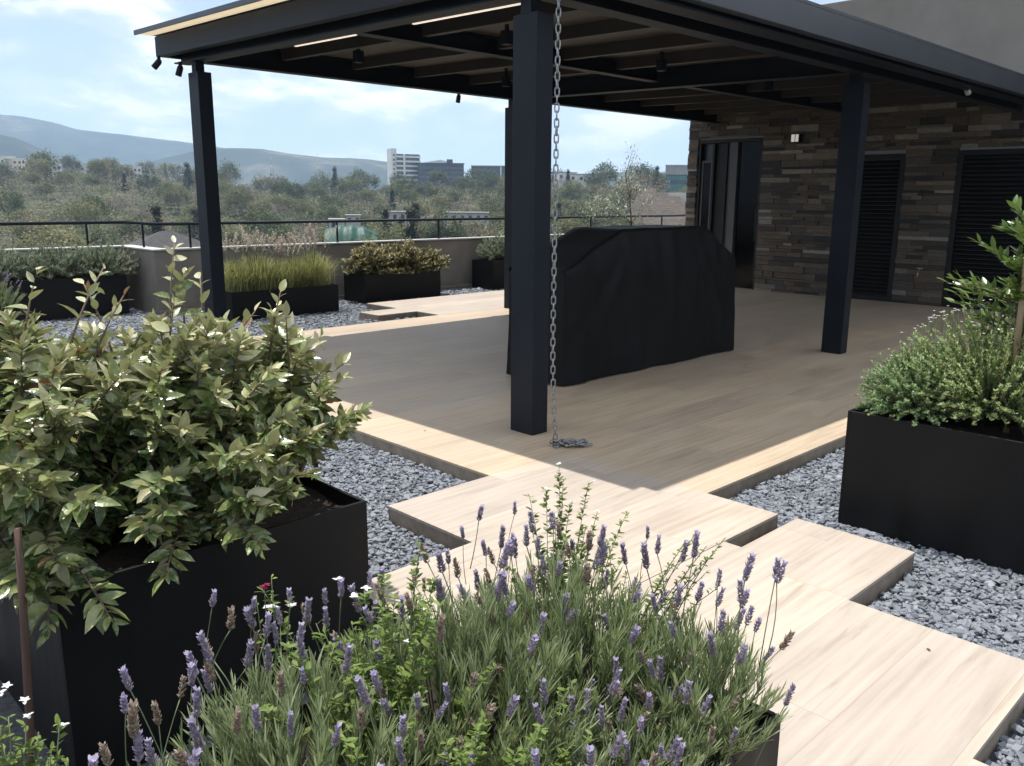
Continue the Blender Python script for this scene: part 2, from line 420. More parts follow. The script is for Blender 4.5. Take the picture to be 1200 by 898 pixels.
# ------------------------------------------------------------------ parapet wall and railing
wall = thing('parapet_wall', (4.26, 10.7, -.1), 'long low rendered parapet wall with a pale cap at the terrace edge', 'wall')
b = MB(); b.box(4.26, 17, 10.70, 10.86, -.13, .72); b.box(4.26, 4.42, 10.86, 11.7, -.13, .72); b.box(-7, 4.26-.002, 11.70, 11.86, -.13, .72)
b.build('wall_body', M_concrete, wall, .006)
b = MB(); b.box(4.24, 17, 10.68, 10.88, .722, .742); b.box(4.24, 4.44, 10.88, 11.68, .722, .742); b.box(-7, 4.44, 11.68, 11.88, .722, .742)
b.build('wall_cap', M_cap, wall, .004)
b = MB(); b.box(4.262, 13, 10.62, 10.698, -.13, -.02); b.build('plinth', M_concrete, wall, .006)
railing = thing('railing', (6, 10.78, .742), 'thin black metal railing on top of the low parapet wall', 'railing')
MB().tube([(17, 10.78, 1.045), (4.34, 10.78, 1.045), (4.34, 11.78, 1.045), (-7, 11.78, 1.045)], .021, 8).build('handrail', M_paint, railing)
def rpx(px, y, z=1.0):
    d = ray(px, 270); return d.x/d.y*y
for px_ in (222, 395, 514, 692, 775):
    x = rpx(px_, 10.78); MB().box(x-.011, x+.011, 10.769, 10.791, .742, 1.04).build('post', M_paint, railing)
MB().box(4.329, 4.351, 11.2, 11.222, .742, 1.04).build('post', M_paint, railing)
for x in (3.85, 2.3, .8): MB().box(x-.011, x+.011, 11.769, 11.791, .742, 1.04).build('post', M_paint, railing)

# ------------------------------------------------------------------ building
bld = thing('building', (12.2, 4, 0), 'dark stone clad house with a plain stucco block above the pergola roof', 'building')
XW = 12.10
OPEN = [(6.93, 8.10, 0, 2.32), (4.78, 5.66, 0, 2.02), (2.2, 4.12, 0, 2.04)]   # y0 y1 z0 z1
b = MB(); YL, YR = 8.28, -4.0
ys = sorted([YL, YR]+[o[0] for o in OPEN]+[o[1] for o in OPEN])
# wall core
prev = YR
for (y0, y1, z0, z1) in sorted(OPEN):
    b.box(XW+.06, XW+.4, prev, y0, -.12, 2.9); b.box(XW+.06, XW+.4, y0, y1, z1, 2.9); prev = y1
b.box(XW+.06, XW+.4, prev, YL-.03, -.12, 2.9); b.box(XW+.4, 19, YL-.33, YL-.03, -.12, 4.0); b.box(XW+.4, XW+.5, YR, YL-.34, -.12, 2.9)
b.build('wall', M_grey, bld)
b = MB()
z = -.01; row = 0
def stones(axis_fn, a0, a1, z0, z1, z_open):
    pass
while z < 2.86:
    h = float(rng.choice([.035, .05, .07, .095], p=[.2, .3, .3, .2])); z1 = min(z+h, 2.88)
    y = YR-rng.uniform(0, .4)
    # spans of wall in this row
    spans = []; p = YR
    for (o0, o1, oz0, oz1) in sorted(OPEN):
        if z < oz1-.005: spans.append((p, o0)); p = o1
    spans.append((p, YL))
    for (s0, s1) in spans:
        y = s0
        while y < s1-1e-4:
            L = float(rng.uniform(.14, .52)); y1 = y+L
            if s1-y1 < .12: y1 = s1
            dpt = float(rng.uniform(.0, .032)); g = .0015
            b.box(XW+.032-dpt, XW+.0595, y+g, y1-g, z+g, z1-g, 0, float(np.clip(rng.normal(.45, .33), 0, 1)))
            y = y1
    # return face of the corner (faces +Y)
    x = XW+.062
    while x < 16:
        L = float(rng.uniform(.2, .6)); b.box(x+.0015, x+L-.0015, YL-.029, YL-.02+float(rng.uniform(0, .03)), z+.0015, z1-.0015, 0, float(np.clip(rng.normal(.45, .33), 0, 1))); x += L
    z = z1
b.build('stone_cladding', M_stone, bld)
b = MB(); b.box(XW+.03, 19, YR, YL+.02, 2.9, 4.10); b.build('upper_block', M_stucco, bld, .01)
# door
door = MB()
y0, y1, z1 = 6.93, 8.10, 2.32
for (a, c, d, e) in ((y0, y0+.05, 0, z1), (y1-.05, y1, 0, z1), (y0+.05, y1-.05, z1-.05, z1)):
    door.box(XW+.04, XW+.14, a, c, d, e)
do = door.build('door', M_louvre, bld, .003)
MB().box(XW+.105, XW+.12, y0+.05, 7.36, .02, z1-.052).build('pane', M_glass, do)
MB().box(XW+.105, XW+.12, 7.60, 7.80, .02, z1-.052).build('pane', M_louvre, do)
MB().box(XW+.05, XW+.13, 7.38, 7.50, .0, z1-.052).build('jamb', M_jamb, do, .004)
MB().box(XW+.05, XW+.13, 7.80, 7.84, .0, z1-.052).build('jamb', M_louvre, do, .004)
sl_ = MB(); 
for (a, c, d, e) in ((7.84, 7.87, .02, 2.0), (8.01, 8.04, .02, 2.0), (7.87, 8.01, 1.97, 2.0)): sl_.box(XW+.07, XW+.1, a, c, d, e)
sl_.build('sidelight_frame', M_jamb, do)
MB().box(XW+.08, XW+.09, 7.871, 8.009, .02, 1.969).build('pane', M_glass, do)
MB().tube([(XW+.06, 7.0, .75), (XW+.06, 7.0, 1.35)], .012, 8).build('handle', M_steel, do)
MB().box(XW+.135, XW+.39, y0, y1, 0, z1).build('reveal', M_black, do)
for (y0, y1, z1) in ((4.78, 5.66, 2.02), (2.2, 4.12, 2.04)):
    fr = MB(); t = .07
    fr.box(XW+.02, XW+.1, y0+.003, y0+t, .003, z1-.003); fr.box(XW+.02, XW+.1, y1-t, y1-.003, .003, z1-.003); fr.box(XW+.02, XW+.1, y0+t, y1-t, z1-t, z1-.003); fr.box(XW+.02, XW+.1, y0+t, y1-t, .003, .08)
    if y1-y0 > 1.5: fr.box(XW+.02, XW+.1, (y0+y1)/2-.05, (y0+y1)/2+.05, .08, z1-t)
    lo = fr.build('louvre_door', M_louvre, bld, .003)
    sl_ = MB(); z = .09
    while z < z1-t-.02:
        v = [(XW+.045, y0+t, z), (XW+.095, y0+t, z+.045), (XW+.095, y0+t, z+.055), (XW+.045, y0+t, z+.010)]
        v2 = [(p[0], y1-t, p[2]) for p in v]
        sl_.add(v+v2, [(0, 1, 2, 3), (7, 6, 5, 4), (0, 4, 5, 1), (1, 5, 6, 2), (2, 6, 7, 3), (3, 7, 4, 0)]); z += .056
    sl_.build('slats', M_louvre, lo)
    MB().box(XW+.11, XW+.39, y0+.003, y1-.003, .003, z1-.003).build('backing', M_black, lo)
lamp = thing('wall_lamp', (XW, 6.37, 2.28), 'small square white lamp on the stone wall beside the door', 'lamp')
MB().box(XW-.075, XW+.02, 6.31, 6.43, 2.22, 2.34).build('housing', M_louvre, lamp, .004)
d_ = MB(); d_.box(XW-.085, XW-.0755, 6.315, 6.36, 2.228, 2.332); d_.box(XW-.085, XW-.0755, 6.375, 6.425, 2.228, 2.332); d_.build('diffuser', M_lamp, lamp)
tap = thing('garden_tap', (XW, 4.42, .42), 'little metal garden tap low on the stone wall between the louvred doors', 'tap')
MB().tube([(XW+.03, 4.42, .46), (XW-.07, 4.42, .46), (XW-.10, 4.42, .44), (XW-.105, 4.42, .38)], .011, 8).build('spout', M_zinc, tap)
MB().tube([(XW-.05, 4.42, .46), (XW-.05, 4.42, .50)], .007, 6).tube([(XW-.05, 4.38, .50), (XW-.05, 4.46, .50)], .008, 6).build('handle', M_zinc, tap)

# ------------------------------------------------------------------ pergola
zf = lambda y: (y-3.06)*.0195
per = thing('pergola', (3.6, 3.5, 0), 'big dark steel pergola with a flat roof over the tiled deck', 'pergola')
P = lambda: MB()
P().box(3.401, 12.12, 3.06, 8.17, 2.712, 2.735, fz=zf).box(3.232, 3.246, 3.15, 8.17, 2.698, 2.737, fz=zf).box(3.30, 3.40, 3.06, 3.149, 2.712, 2.735, fz=zf).build('roof_panel', M_roofpaint, per)
P().box(3.247, 3.400, 3.152, 8.168, 2.712, 2.724, fz=zf).build('soffit', M_soffit, per)
P().box(3.48, 12.098, 3.15, 8.05, 2.672, 2.708, fz=zf).build('ceiling', M_ceiling, per)
P().box(3.40, 3.475, 3.15, 8.13, 2.53, 2.699, fz=zf).build('fascia', M_paint, per, .002)          # front
P().box(3.34, 12.098, 3.06, 3.145, 2.535, 2.710, fz=zf).build('fascia', M_roofpaint, per, .002)      # chain side
P().box(3.42, 12.098, 8.055, 8.132, 2.53, 2.699, fz=zf).build('fascia', M_paint, per, .002)      # valley side
P().box(3.36, 12.098, 3.148, 3.30, 2.50, 2.515, fz=zf).build('gutter_lip', M_paint, per)
def ibeam(b, x0, x1, y0, y1, z0, z1, t=.012):
    b.box(x0, x1, y0, y1, z0, z0+t, fz=zf); b.box(x0, x1, y0, y1, z1-t, z1, fz=zf)
    if x1-x0 > y1-y0: c = (y0+y1)/2; b.box(x0, x1, c-.005, c+.005, z0+t+.001, z1-t-.001, fz=zf)
    else: c = (x0+x1)/2; b.box(c-.005, c+.005, y0, y1, z0+t+.001, z1-t-.001, fz=zf)
    return b
for (x0, x1, y0, y1) in ((3.53, 3.67, 3.31, 8.05), (7.58, 7.72, 3.58, 7.69), (3.68, 12.09, 3.43, 3.57), (3.68, 12.09, 7.70, 7.84)):
    ibeam(P(), x0, x1, y0, y1, 2.475, 2.669).build('beam', M_paint, per)
ibeam(P(), 3.68, 7.57, 5.55, 5.67, 2.53, 2.669).build('beam', M_paint, per)
ibeam(P(), 7.73, 12.09, 5.55, 5.67, 2.53, 2.669).build('beam', M_paint, per)
x = 4.45
while x < 11.9:
    if abs(x-7.65) > .25:
        P().box(x-.03, x+.03, 3.58, 5.54, 2.575, 2.670, fz=zf).build('joist', M_joist, per)
        P().box(x-.03, x+.03, 5.68, 7.69, 2.575, 2.670, fz=zf).build('joist', M_joist, per)
    x += .8
for (ya, yb) in ((5.36, 6.20), (3.70, 4.72)):
    ls = P().box(3.673, 3.700, ya, yb, 2.478, 2.50, fz=zf).build('light_strip', M_paint, per)
    P().box(3.676, 3.697, ya+.01, yb-.01, 2.471, 2.4775, fz=zf).build('diffuser', M_led, ls)
def post(x, y, htop):
    b = MB(); b.box(x-.065, x+.065, y-.08, y+.11, 0, htop)
    o = b.build('post', M_paint, per, .004)
    MB().box(x-.045, x+.035, y-.01, y+.07, htop+.001, htop+.1).build('neck', M_paint, o)
    return o
post(3.60, 3.51, 2.39); post(3.60, 7.68, 2.47); post(7.66, 3.49, 2.40); post(7.66, 7.80, 2.48)

def spot(x, y, z, dx, dy, label, light=False):
    t = thing('spotlight', (x, y, z), label, 'spotlight', 'small spotlights under the pergola roof')
    MB().box(x-.012, x+.012, y-.012, y+.012, z-.02, z+.03).build('bracket', M_paint, t)
    d = Vector((dx, dy, -1)).normalized(); p = Vector((x, y, z-.02))
    MB().tube([p-d*.02, p, p+d*.075, p+d*.076], [.016, .027, .028, .024], 12).build('housing', M_zinc if light else M_paint, t)
spot(3.395, 8.06, 2.60, -.8, .2, 'black spotlight at the far left corner of the roof, tipped outwards')
spot(3.50, 7.86, 2.54, -.3, .1, 'black spotlight beside the left post head, hanging under the roof corner')
spot(7.0, 8.09, 2.60, .0, .25, 'black spotlight under the valley side roof edge near the rear post')
spot(9.5, 3.22, 2.52, -.6, -.6, 'bright metal spotlight under the roof edge on the house side', True)
def downlight(px_, py_, zt, label):
    d = ray(px_, py_); k = (zt-EYE)/d.z; x, y = d.x*k, d.y*k
    t = thing('downlight', (x, y, zt), label, 'lamp', 'square downlights under the pergola ceiling')
    MB().box(x-.036, x+.036, y-.036, y+.036, zt-.04, zt+.06).build('housing', M_paint, t, .004)
    MB().box(x-.012, x+.012, y-.012, y+.012, zt+.061, 2.672+zf(y)).build('bracket', M_paint, t)
downlight(420, 68, 2.60, 'square black downlight nearest the front fascia of the pergola')
downlight(594, 46, 2.58, 'square black downlight just left of the thick near post head')
downlight(593, 97, 2.60, 'square black downlight above the rear post by the valley side')
downlight(775, 78, 2.58, 'square black downlight at the middle of the ceiling above the covered grill')
downlight(901, 102, 2.58, 'square black downlight closest to the stone wall and its door')

# ------------------------------------------------------------------ rain chain
def link(R=.016, L=.0285, r=.0042, k=6, n=12):
    v = []; f = []
    for i in range(n):
        t = 2*math.pi*i/n; cx_, cz_ = math.cos(t)*R*.72, math.sin(t)*R*.72
        cz_ += (L-R)*1.0 if math.sin(t) > 0.01 else (-(L-R) if math.sin(t) < -.01 else 0)
        ux, uz = math.cos(t), math.sin(t)
        for j in range(k):
            a = 2*math.pi*j/k
            v.append((cx_+ux*r*math.cos(a), r*math.sin(a), cz_+uz*r*math.cos(a)))
    for i in range(n):
        for j in range(k): f.append((i*k+j, ((i+1) % n)*k+j, ((i+1) % n)*k+(j+1) % k, i*k+(j+1) % k))
    return np.array(v), f
lv, lf = link()
b = MB(); CX, CY = 3.475, 3.22
z = 2.50; i = 0
pitch_ = .0395
while z > .05:
    a = rad(-46)+ (math.pi/2 if i % 2 else 0)+rng.normal(0, .10)+.5*math.sin(z*2.1)*.3
    sway = .03*max(0, (.7-z)/.7)**2
    c, s_ = math.cos(a), math.sin(a)
    Mx = np.array([[c, -s_, 0], [s_, c, 0], [0, 0, 1.0]])
    b.batch(lv, lf, Mx[None], np.array([[CX+sway*.3, CY-sway, z]]), smooth=True); z -= pitch_; i += 1
for i in range(26):   # loose end lying on the deck
    t = i/26; layer = i//9
    base = np.array([CX+.005+(.09 if False else 0)+(i % 9)*.0135+rng.normal(0, .012), CY-.035-(i % 9)*.0155+rng.normal(0, .012), .010+layer*.011+rng.uniform(0, .006)])
    yaw = rad(-48)+rng.normal(0, .7); rl = math.pi/2*(i % 2)*.8+rng.normal(0, .3)
    d = np.array([[math.cos(yaw), math.sin(yaw), rng.normal(0, .12)]])
    Fm = frames(d, np.array([rl]))[0]
    Mx = np.stack([Fm[:, 0], Fm[:, 2], Fm[:, 1]], 1)
    b.batch(lv, lf, Mx[None], base[None], smooth=True)
tag(b.build('chain', M_zinc), 'galvanised rain chain hanging by the thick near post, its end piled on the deck', 'chain')

# ------------------------------------------------------------------ covered grill
def grill_cover():
    x0, x1, y0, y1 = 4.66, 7.02, 4.22, 4.80
    prof = [(0, .868), (.075, .885), (.40, 1.015), (.74, 1.148), (.80, 1.160), (1.93, 1.165), (1.99, 1.150), (2.285, .925), (2.36, .885)]
    xs = np.linspace(0, x1-x0, 84); nx = len(xs)
    top = np.interp(xs, [p[0] for p in prof], [p[1] for p in prof])
    # section: ring running up the front, over the top, and down the back
    sec = [(0, s_) for s_ in np.linspace(0, 1, 16)]
    V = []; F = []
    ny = 11; nz = 18
    W = y1-y0
    def ring(i):
        X = xs[i]; t = top[i]; hood = max(0, (t-.87)/.295)
        pts = []
        lean = .07*hood
        shoulder = .855
        for k in range(nz):
            u = k/(nz-1)
            zz_ = .012+u*(shoulder-.012) ; flare = .022*(1-u)**2
            pts.append((X, -flare, zz_))
        for k in range(1, 7):
            u = k/6; pts.append((X, lean*u**1.1+.008*u, shoulder+(t-shoulder)*(1-(1-u)**1.25)))
        for k in range(1, ny): pts.append((X, lean+(W-lean*1.3)*k/ny, t-.0*k))
        for k in range(0, nz+3):
            u = k/(nz+2); pts.append((X, W+.022*u*u, t-(t-.012)*u))
        return pts
    R = [ring(i) for i in range(nx)]
    m = len(R[0])
    from mathutils import noise as mn
    for i in range(nx):
        X = xs[i]
        for (px_, py_, pz_) in R[i]:
            hgt = 1-min(1, pz_/.9)
            q = Vector((X*2.2, pz_*1.1, py_*2))
            wv = .017*mn.noise(q*1.3)+.009*mn.noise(q*3.1+Vector((3, 1, 2)))+.006*mn.noise(Vector((X*9, pz_*5, 2)))
            fold = .015*hgt*math.sin(X*9+2.3*mn.noise(Vector((X*1.7, pz_*.8, .3))))
            # drape creases radiating from the hood corners
            for (cx_, sgn) in ((.74, -1), (1.85, 1)):
                dx = (X-cx_)*sgn; dz = .95-pz_
                if dz > 0 and dx > -.3: wv += .018*math.exp(-((dx-dz*.55)/.05)**2)*math.exp(-dz*1.5)-.016*math.exp(-((dx-dz*1.1)/.06)**2)*math.exp(-dz*1.8)
            side = -1 if py_ < W*.5 else 1
            hem = .006*math.sin(X*7)+.005*mn.noise(Vector((X*3, 0, 5))) if pz_ < .02 else 0
            V.append((x0+X, y0+py_+side*(wv+fold), pz_+hem+(.008*mn.noise(q*2.) if pz_ > .9 else 0)))
    for i in range(nx-1):
        for j in range(m-1): F.append((i*m+j, (i+1)*m+j, (i+1)*m+j+1, i*m+j+1))
    b = MB(); b.add(V, F, 0, None, True)
    # end panels
    for i, rev in ((0, True), (nx-1, False)):
        base = np.array(V[i*m:(i+1)*m]); cols = 9; PV = []; 
        nzr = 24; t = top[i]
        for a in range(nzr+1):
            zz_ = .012+(t-.012)*a/nzr
            # front and back y at this height
            fr = base[:nz+6]; bk = base[nz+6+ny-2:]
            yf = np.interp(zz_, fr[:, 2], fr[:, 1]); yb = np.interp(zz_, bk[::-1, 2], bk[::-1, 1])
            for c in range(cols+1):
                u = c/cols; sg = -1 if rev else 1
                bul = sg*(.020*(1-a/nzr)**1.5+.012*math.sin(u*9+a*.15)*(1-a/nzr))*min(1, 4*u*(1-u)+.0)
                PV.append((base[0, 0]+bul, yf+(yb-yf)*u, zz_))
        PF = []
        for a in range(nzr):
            for c in range(cols):
                q = (a*(cols+1)+c, a*(cols+1)+c+1, (a+1)*(cols+1)+c+1, (a+1)*(cols+1)+c); PF.append(q[::-1] if rev else q)
        b.add(PV, PF, 0, None, True)
    return b
gr = thing('covered_grill', (5.8, 4.6, 0), 'large barbecue grill under a draped black fabric cover', 'grill')
gc = grill_cover().build('cover', M_cover, gr)
b = MB()
for px_, sx in ((4.66, 1), (7.02, -1)):
    b = MB(); b.tube([(px_+.012*sx, 4.215, .868), (px_+.012*sx, 4.80, .874)], .005, 6); b.build('seam', M_cover, gr)
MB().box(6.89, 6.93, 4.30, 4.36, 0, .05).build('foot', M_steel, gr)

# ------------------------------------------------------------------ planters
def planter(x0, x1, y0, y1, zt, label, soil_drop=.04, t=.012):
    o = thing('planter', ((x0+x1)/2, (y0+y1)/2, ZG), label, 'planter', 'black steel planter boxes')
    b = MB(); z0 = -.104
    for (a, c, d, e) in ((x0, x1, y0, y0+t), (x0, x1, y1-t, y1), (x0, x0+t, y0+t, y1-t), (x1-t, x1, y0+t, y1-t)): b.box(a, c, d, e, z0, zt)
    b.build('box', M_planter, o, .002)
    n = 14; v = []; f = []
    for i in range(n+1):
        for j in range(n+1):
            v.append((x0+t+(x1-x0-2*t)*i/n, y0+t+(y1-y0-2*t)*j/n, zt-soil_drop+rng.uniform(-.012, .012)))
    f = [(i*(n+1)+j, (i+1)*(n+1)+j, (i+1)*(n+1)+j+1, i*(n+1)+j+1) for i in range(n) for j in range(n)]
    MB().add(v, f, 0, None, True).build('soil', M_soil, o)
    return o
planter(.06, 1.34, .65, 1.30, .47, 'black steel planter in front, overflowing with lavender')
planter(.54, 1.44, 2.115, 3.05, .47, 'black steel planter holding the big broad leaved shrubs')
planter(3.695, 4.35, -1.0, 1.60, .47, 'black steel planter on the right beside the pale path steps')
planter(4.65, 6.13, 9.50, 10.05, .28, 'low black planter filled with feathery yellow green grass')
planter(6.84, 8.20, 9.92, 10.45, .33, 'low black planter with the cream variegated shrub by the parapet')
planter(9.42, 14.2, 10.06, 10.58, .40, 'black planter against the parapet behind the covered grill')
planter(.6, 4.03, 11.05, 11.55, .42, 'long black planter of grey green shrubs in the wall recess')
planter(.6, 2.2, 8.2, 8.8, .38, 'black planter of purple lavender beyond the broad leaved shrubs')

# ------------------------------------------------------------------ plants
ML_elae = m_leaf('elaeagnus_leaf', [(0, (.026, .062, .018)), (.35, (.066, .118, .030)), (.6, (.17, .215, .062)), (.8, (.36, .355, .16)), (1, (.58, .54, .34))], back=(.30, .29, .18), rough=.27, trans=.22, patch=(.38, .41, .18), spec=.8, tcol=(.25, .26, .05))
ML_dead = m_leaf('withered_leaf', [(0, (.10, .06, .03)), (1, (.28, .19, .10))], rough=.6, trans=.3, spec=.2, tcol=(.4, .2, .05))
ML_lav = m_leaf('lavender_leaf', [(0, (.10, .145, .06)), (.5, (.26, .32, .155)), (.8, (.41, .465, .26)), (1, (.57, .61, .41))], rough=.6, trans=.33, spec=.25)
ML_bright = m_leaf('salvia_leaf', [(0, (.07, .12, .02)), (.5, (.13, .20, .04)), (1, (.22, .28, .07))], rough=.5, trans=.35, spec=.3)
ML_grey = m_leaf('wormwood_leaf', [(0, (.08, .105, .07)), (.5, (.18, .215, .15)), (1, (.33, .37, .28))], rough=.65, trans=.2, spec=.2)
ML_grass = m_leaf('grass_blade', [(0, (.24, .25, .09)), (.5, (.42, .42, .17)), (1, (.60, .56, .30))], rough=.5, trans=.4, spec=.3)
ML_plume = m_leaf('grass_plume', [(0, (.36, .30, .26)), (1, (.62, .54, .48))], rough=.8, trans=.4, spec=.1, tcol=(.4, .3, .2))
ML_varieg = m_leaf('variegated_leaf', [(0, (.02, .03, .014)), (.45, (.065, .08, .03)), (.7, (.17, .17, .075)), (.85, (.42, .38, .22)), (1, (.62, .57, .40))], rough=.45, trans=.25, spec=.4, tcol=(.4, .3, .1))
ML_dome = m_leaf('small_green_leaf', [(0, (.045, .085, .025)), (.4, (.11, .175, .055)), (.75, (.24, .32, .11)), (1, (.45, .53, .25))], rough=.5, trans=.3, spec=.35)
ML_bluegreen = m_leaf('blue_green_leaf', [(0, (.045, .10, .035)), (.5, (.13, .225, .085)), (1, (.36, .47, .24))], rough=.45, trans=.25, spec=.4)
ML_rosemary = m_leaf('rosemary_leaf', [(0, (.035, .055, .025)), (.5, (.075, .105, .05)), (1, (.15, .18, .09))], rough=.55, trans=.15, spec=.3)
ML_laurel = m_leaf('laurel_leaf', [(0, (.05, .10, .02)), (.5, (.11, .19, .04)), (1, (.24, .34, .09))], rough=.3, trans=.25, spec=.6)
ML_olive = m_leaf('olive_leaf', [(0, (.14, .16, .12)), (.5, (.32, .34, .28)), (1, (.6, .61, .54))], rough=.5, trans=.2, spec=.3)
def m_tint(name, stops, rough=.7, trans=.55):
    return m_leaf(name, stops, rough=rough, trans=trans, spec=.2, tcol=(.6, .52, .75))
M_purple = m_tint('lavender_flower', [(0, (.38, .32, .27)), (.3, (.32, .29, .30)), (.5, (.44, .40, .46)), (.75, (.57, .525, .64)), (1, (.76, .71, .84))])
M_brownfl = m_leaf('spent_flower', [(0, (.22, .17, .13)), (.5, (.42, .34, .275)), (1, (.62, .53, .45))], rough=.8, trans=.4, spec=.1, tcol=(.5, .38, .25))
M_whitefl = m_leaf('white_petal', [(0, (.7, .68, .66)), (1, (.85, .84, .82))], rough=.6, trans=.3, spec=.2, tcol=(.7, .7, .6))
M_redfl = m_leaf('red_petal', [(0, (.12, .008, .03)), (1, (.28, .015, .06))], rough=.6, trans=.3, spec=.2, tcol=(.5, .05, .05))

def sphere_dirs(n, zmin=-1):
    z_ = rng.uniform(zmin, 1, n); a = rng.uniform(0, 6.283, n); r = np.sqrt(1-z_*z_)
    return np.stack([r*np.cos(a), r*np.sin(a), z_], 1)

# --- broad leaved shrubs (left planter)
LT = leaf_template(1, .39, .14, .26)
LT2 = leaf_template(1, .45, .22, .06)
def elaeagnus(cx_, cy_, rx, ry, top, nst, label, seed, tall=()):
    global rng
    old = rng; rng = np.random.default_rng(seed)
    o = thing('shrub', (cx_, cy_, .43), label, 'shrub', 'broad leaved shrubs in the left planter')
    stems = MB(); D = []; Lc = []; Ln = []; T = []
    shoots = []
    for i in range(nst):
        a = rng.uniform(0, 6.283); q = math.sqrt(rng.uniform(0, 1))
        tx, ty = cx_+rx*q*math.cos(a), cy_+ry*q*math.sin(a)
        tz = .43+(top-.43)*(1-.62*q**2.2)*rng.uniform(.72, 1.02)
        shoots.append((tx, ty, tz, rng.uniform(.2, .45)))
        if q > .7 and not (cx_ > 1.3 and math.sin(a) < .1) and not (cx_ > .9 and math.cos(a) > .3 and math.sin(a) < .3): shoots.append((tx+.04*math.cos(a), ty+.04*math.sin(a), rng.uniform(.40, .62), .3))
    for t in tall: shoots.append((*t, .5))
    for (tx, ty, tz, k) in shoots:
        bx, by = cx_+(tx-cx_)*.25+rng.normal(0, .04), cy_+(ty-cy_)*.25+rng.normal(0, .04)
        p0 = np.array([bx, by, .43]); p2 = np.array([tx, ty, tz]); p1 = np.array([bx+(tx-bx)*.35, by+(ty-by)*.35, .43+(max(tz, .62)-.43)*.72])
        ts = np.linspace(0, 1, 8); C = ((1-ts)**2)[:, None]*p0+(2*ts*(1-ts))[:, None]*p1+(ts**2)[:, None]*p2
        stems.tube(C, np.linspace(.0065, .0022, 8), 5)
        Ls = np.linalg.norm(np.diff(C, axis=0), axis=1).sum()
        nl = int(max(16, Ls/.0088)) if k < .5 else 20
        for j in range(nl):
            u = .22+.78*(j+rng.uniform(-.3, .3))/(nl-1) ; u = min(max(u, .05), 1)
            pt = ((1-u)**2)*p0+2*u*(1-u)*p1+u*u*p2; tg = 2*(1-u)*(p1-p0)+2*u*(p2-p1); tg /= np.linalg.norm(tg)+1e-9
            ph = j*2.4+rng.normal(0, .3); side = np.array([math.cos(ph), math.sin(ph), 0])
            side -= tg*(side@tg); side /= np.linalg.norm(side)+1e-9
            spread = 1.25-.75*max(0, (u-.75)/.25)
            d = side*math.sin(spread)+tg*math.cos(spread)+np.array([0, 0, .12*rng.normal()-.05])
            D.append(d); Lc.append(pt); Ln.append(rng.uniform(.038, .084)*(1 if u < .93 else .72))
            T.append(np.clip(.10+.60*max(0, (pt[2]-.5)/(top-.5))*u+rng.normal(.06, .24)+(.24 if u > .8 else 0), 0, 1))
    D, Lc, Ln, T = map(np.array, (D, Lc, Ln, T))
    Fm = frames(D, rng.normal(0, .7, len(D)))*Ln[:, None, None]
    b = MB(); h = np.arange(len(D)) % 2 == 0
    dead = rng.uniform(0, 1, len(D)) < .02; g1 = h & ~dead; g2 = ~h & ~dead
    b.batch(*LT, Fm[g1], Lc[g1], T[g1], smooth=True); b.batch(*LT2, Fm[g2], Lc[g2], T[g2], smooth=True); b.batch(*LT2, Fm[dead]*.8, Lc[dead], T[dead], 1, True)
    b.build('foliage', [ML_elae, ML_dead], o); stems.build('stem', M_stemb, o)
    rng = old; return o
elaeagnus(.62, 2.62, .48, .66, 1.14, 78, 'leftmost of the three broad leaved shrubs, spilling over the planter end', 11, tall=((.74, 2.7, 1.19), (.97, 2.85, 1.17), (.90, 2.5, 1.12)))
elaeagnus(1.00, 2.50, .42, .55, 1.08, 76, 'middle broad leaved shrub with one tall bare shoot standing above it', 12, tall=((1.10, 2.60, 1.26), (1.13, 2.62, 1.16), (.86, 2.7, 1.14), (1.24, 2.75, 1.13), (1.0, 2.4, 1.10), (1.30, 2.5, 1.04)))
elaeagnus(1.36, 2.66, .36, .46, 1.00, 58, 'rightmost broad leaved shrub leaning over the gravel strip', 13, tall=((1.46, 2.62, 1.08), (1.66, 2.7, .90), (1.62, 2.5, .78), (1.52, 2.8, 1.0), (1.70, 2.62, .80), (1.38, 2.45, 1.02)))
b = MB(); b.tube([(.455, 2.02, .68), (.445, 2.02, .45), (.425, 2.02, .1), (.42, 2.02, -.1)], [.008, .009, .0095, .0095], 8)
tag(b.build('stake', M_bronze), 'brown rusty stake standing against the left planter box', 'stake')

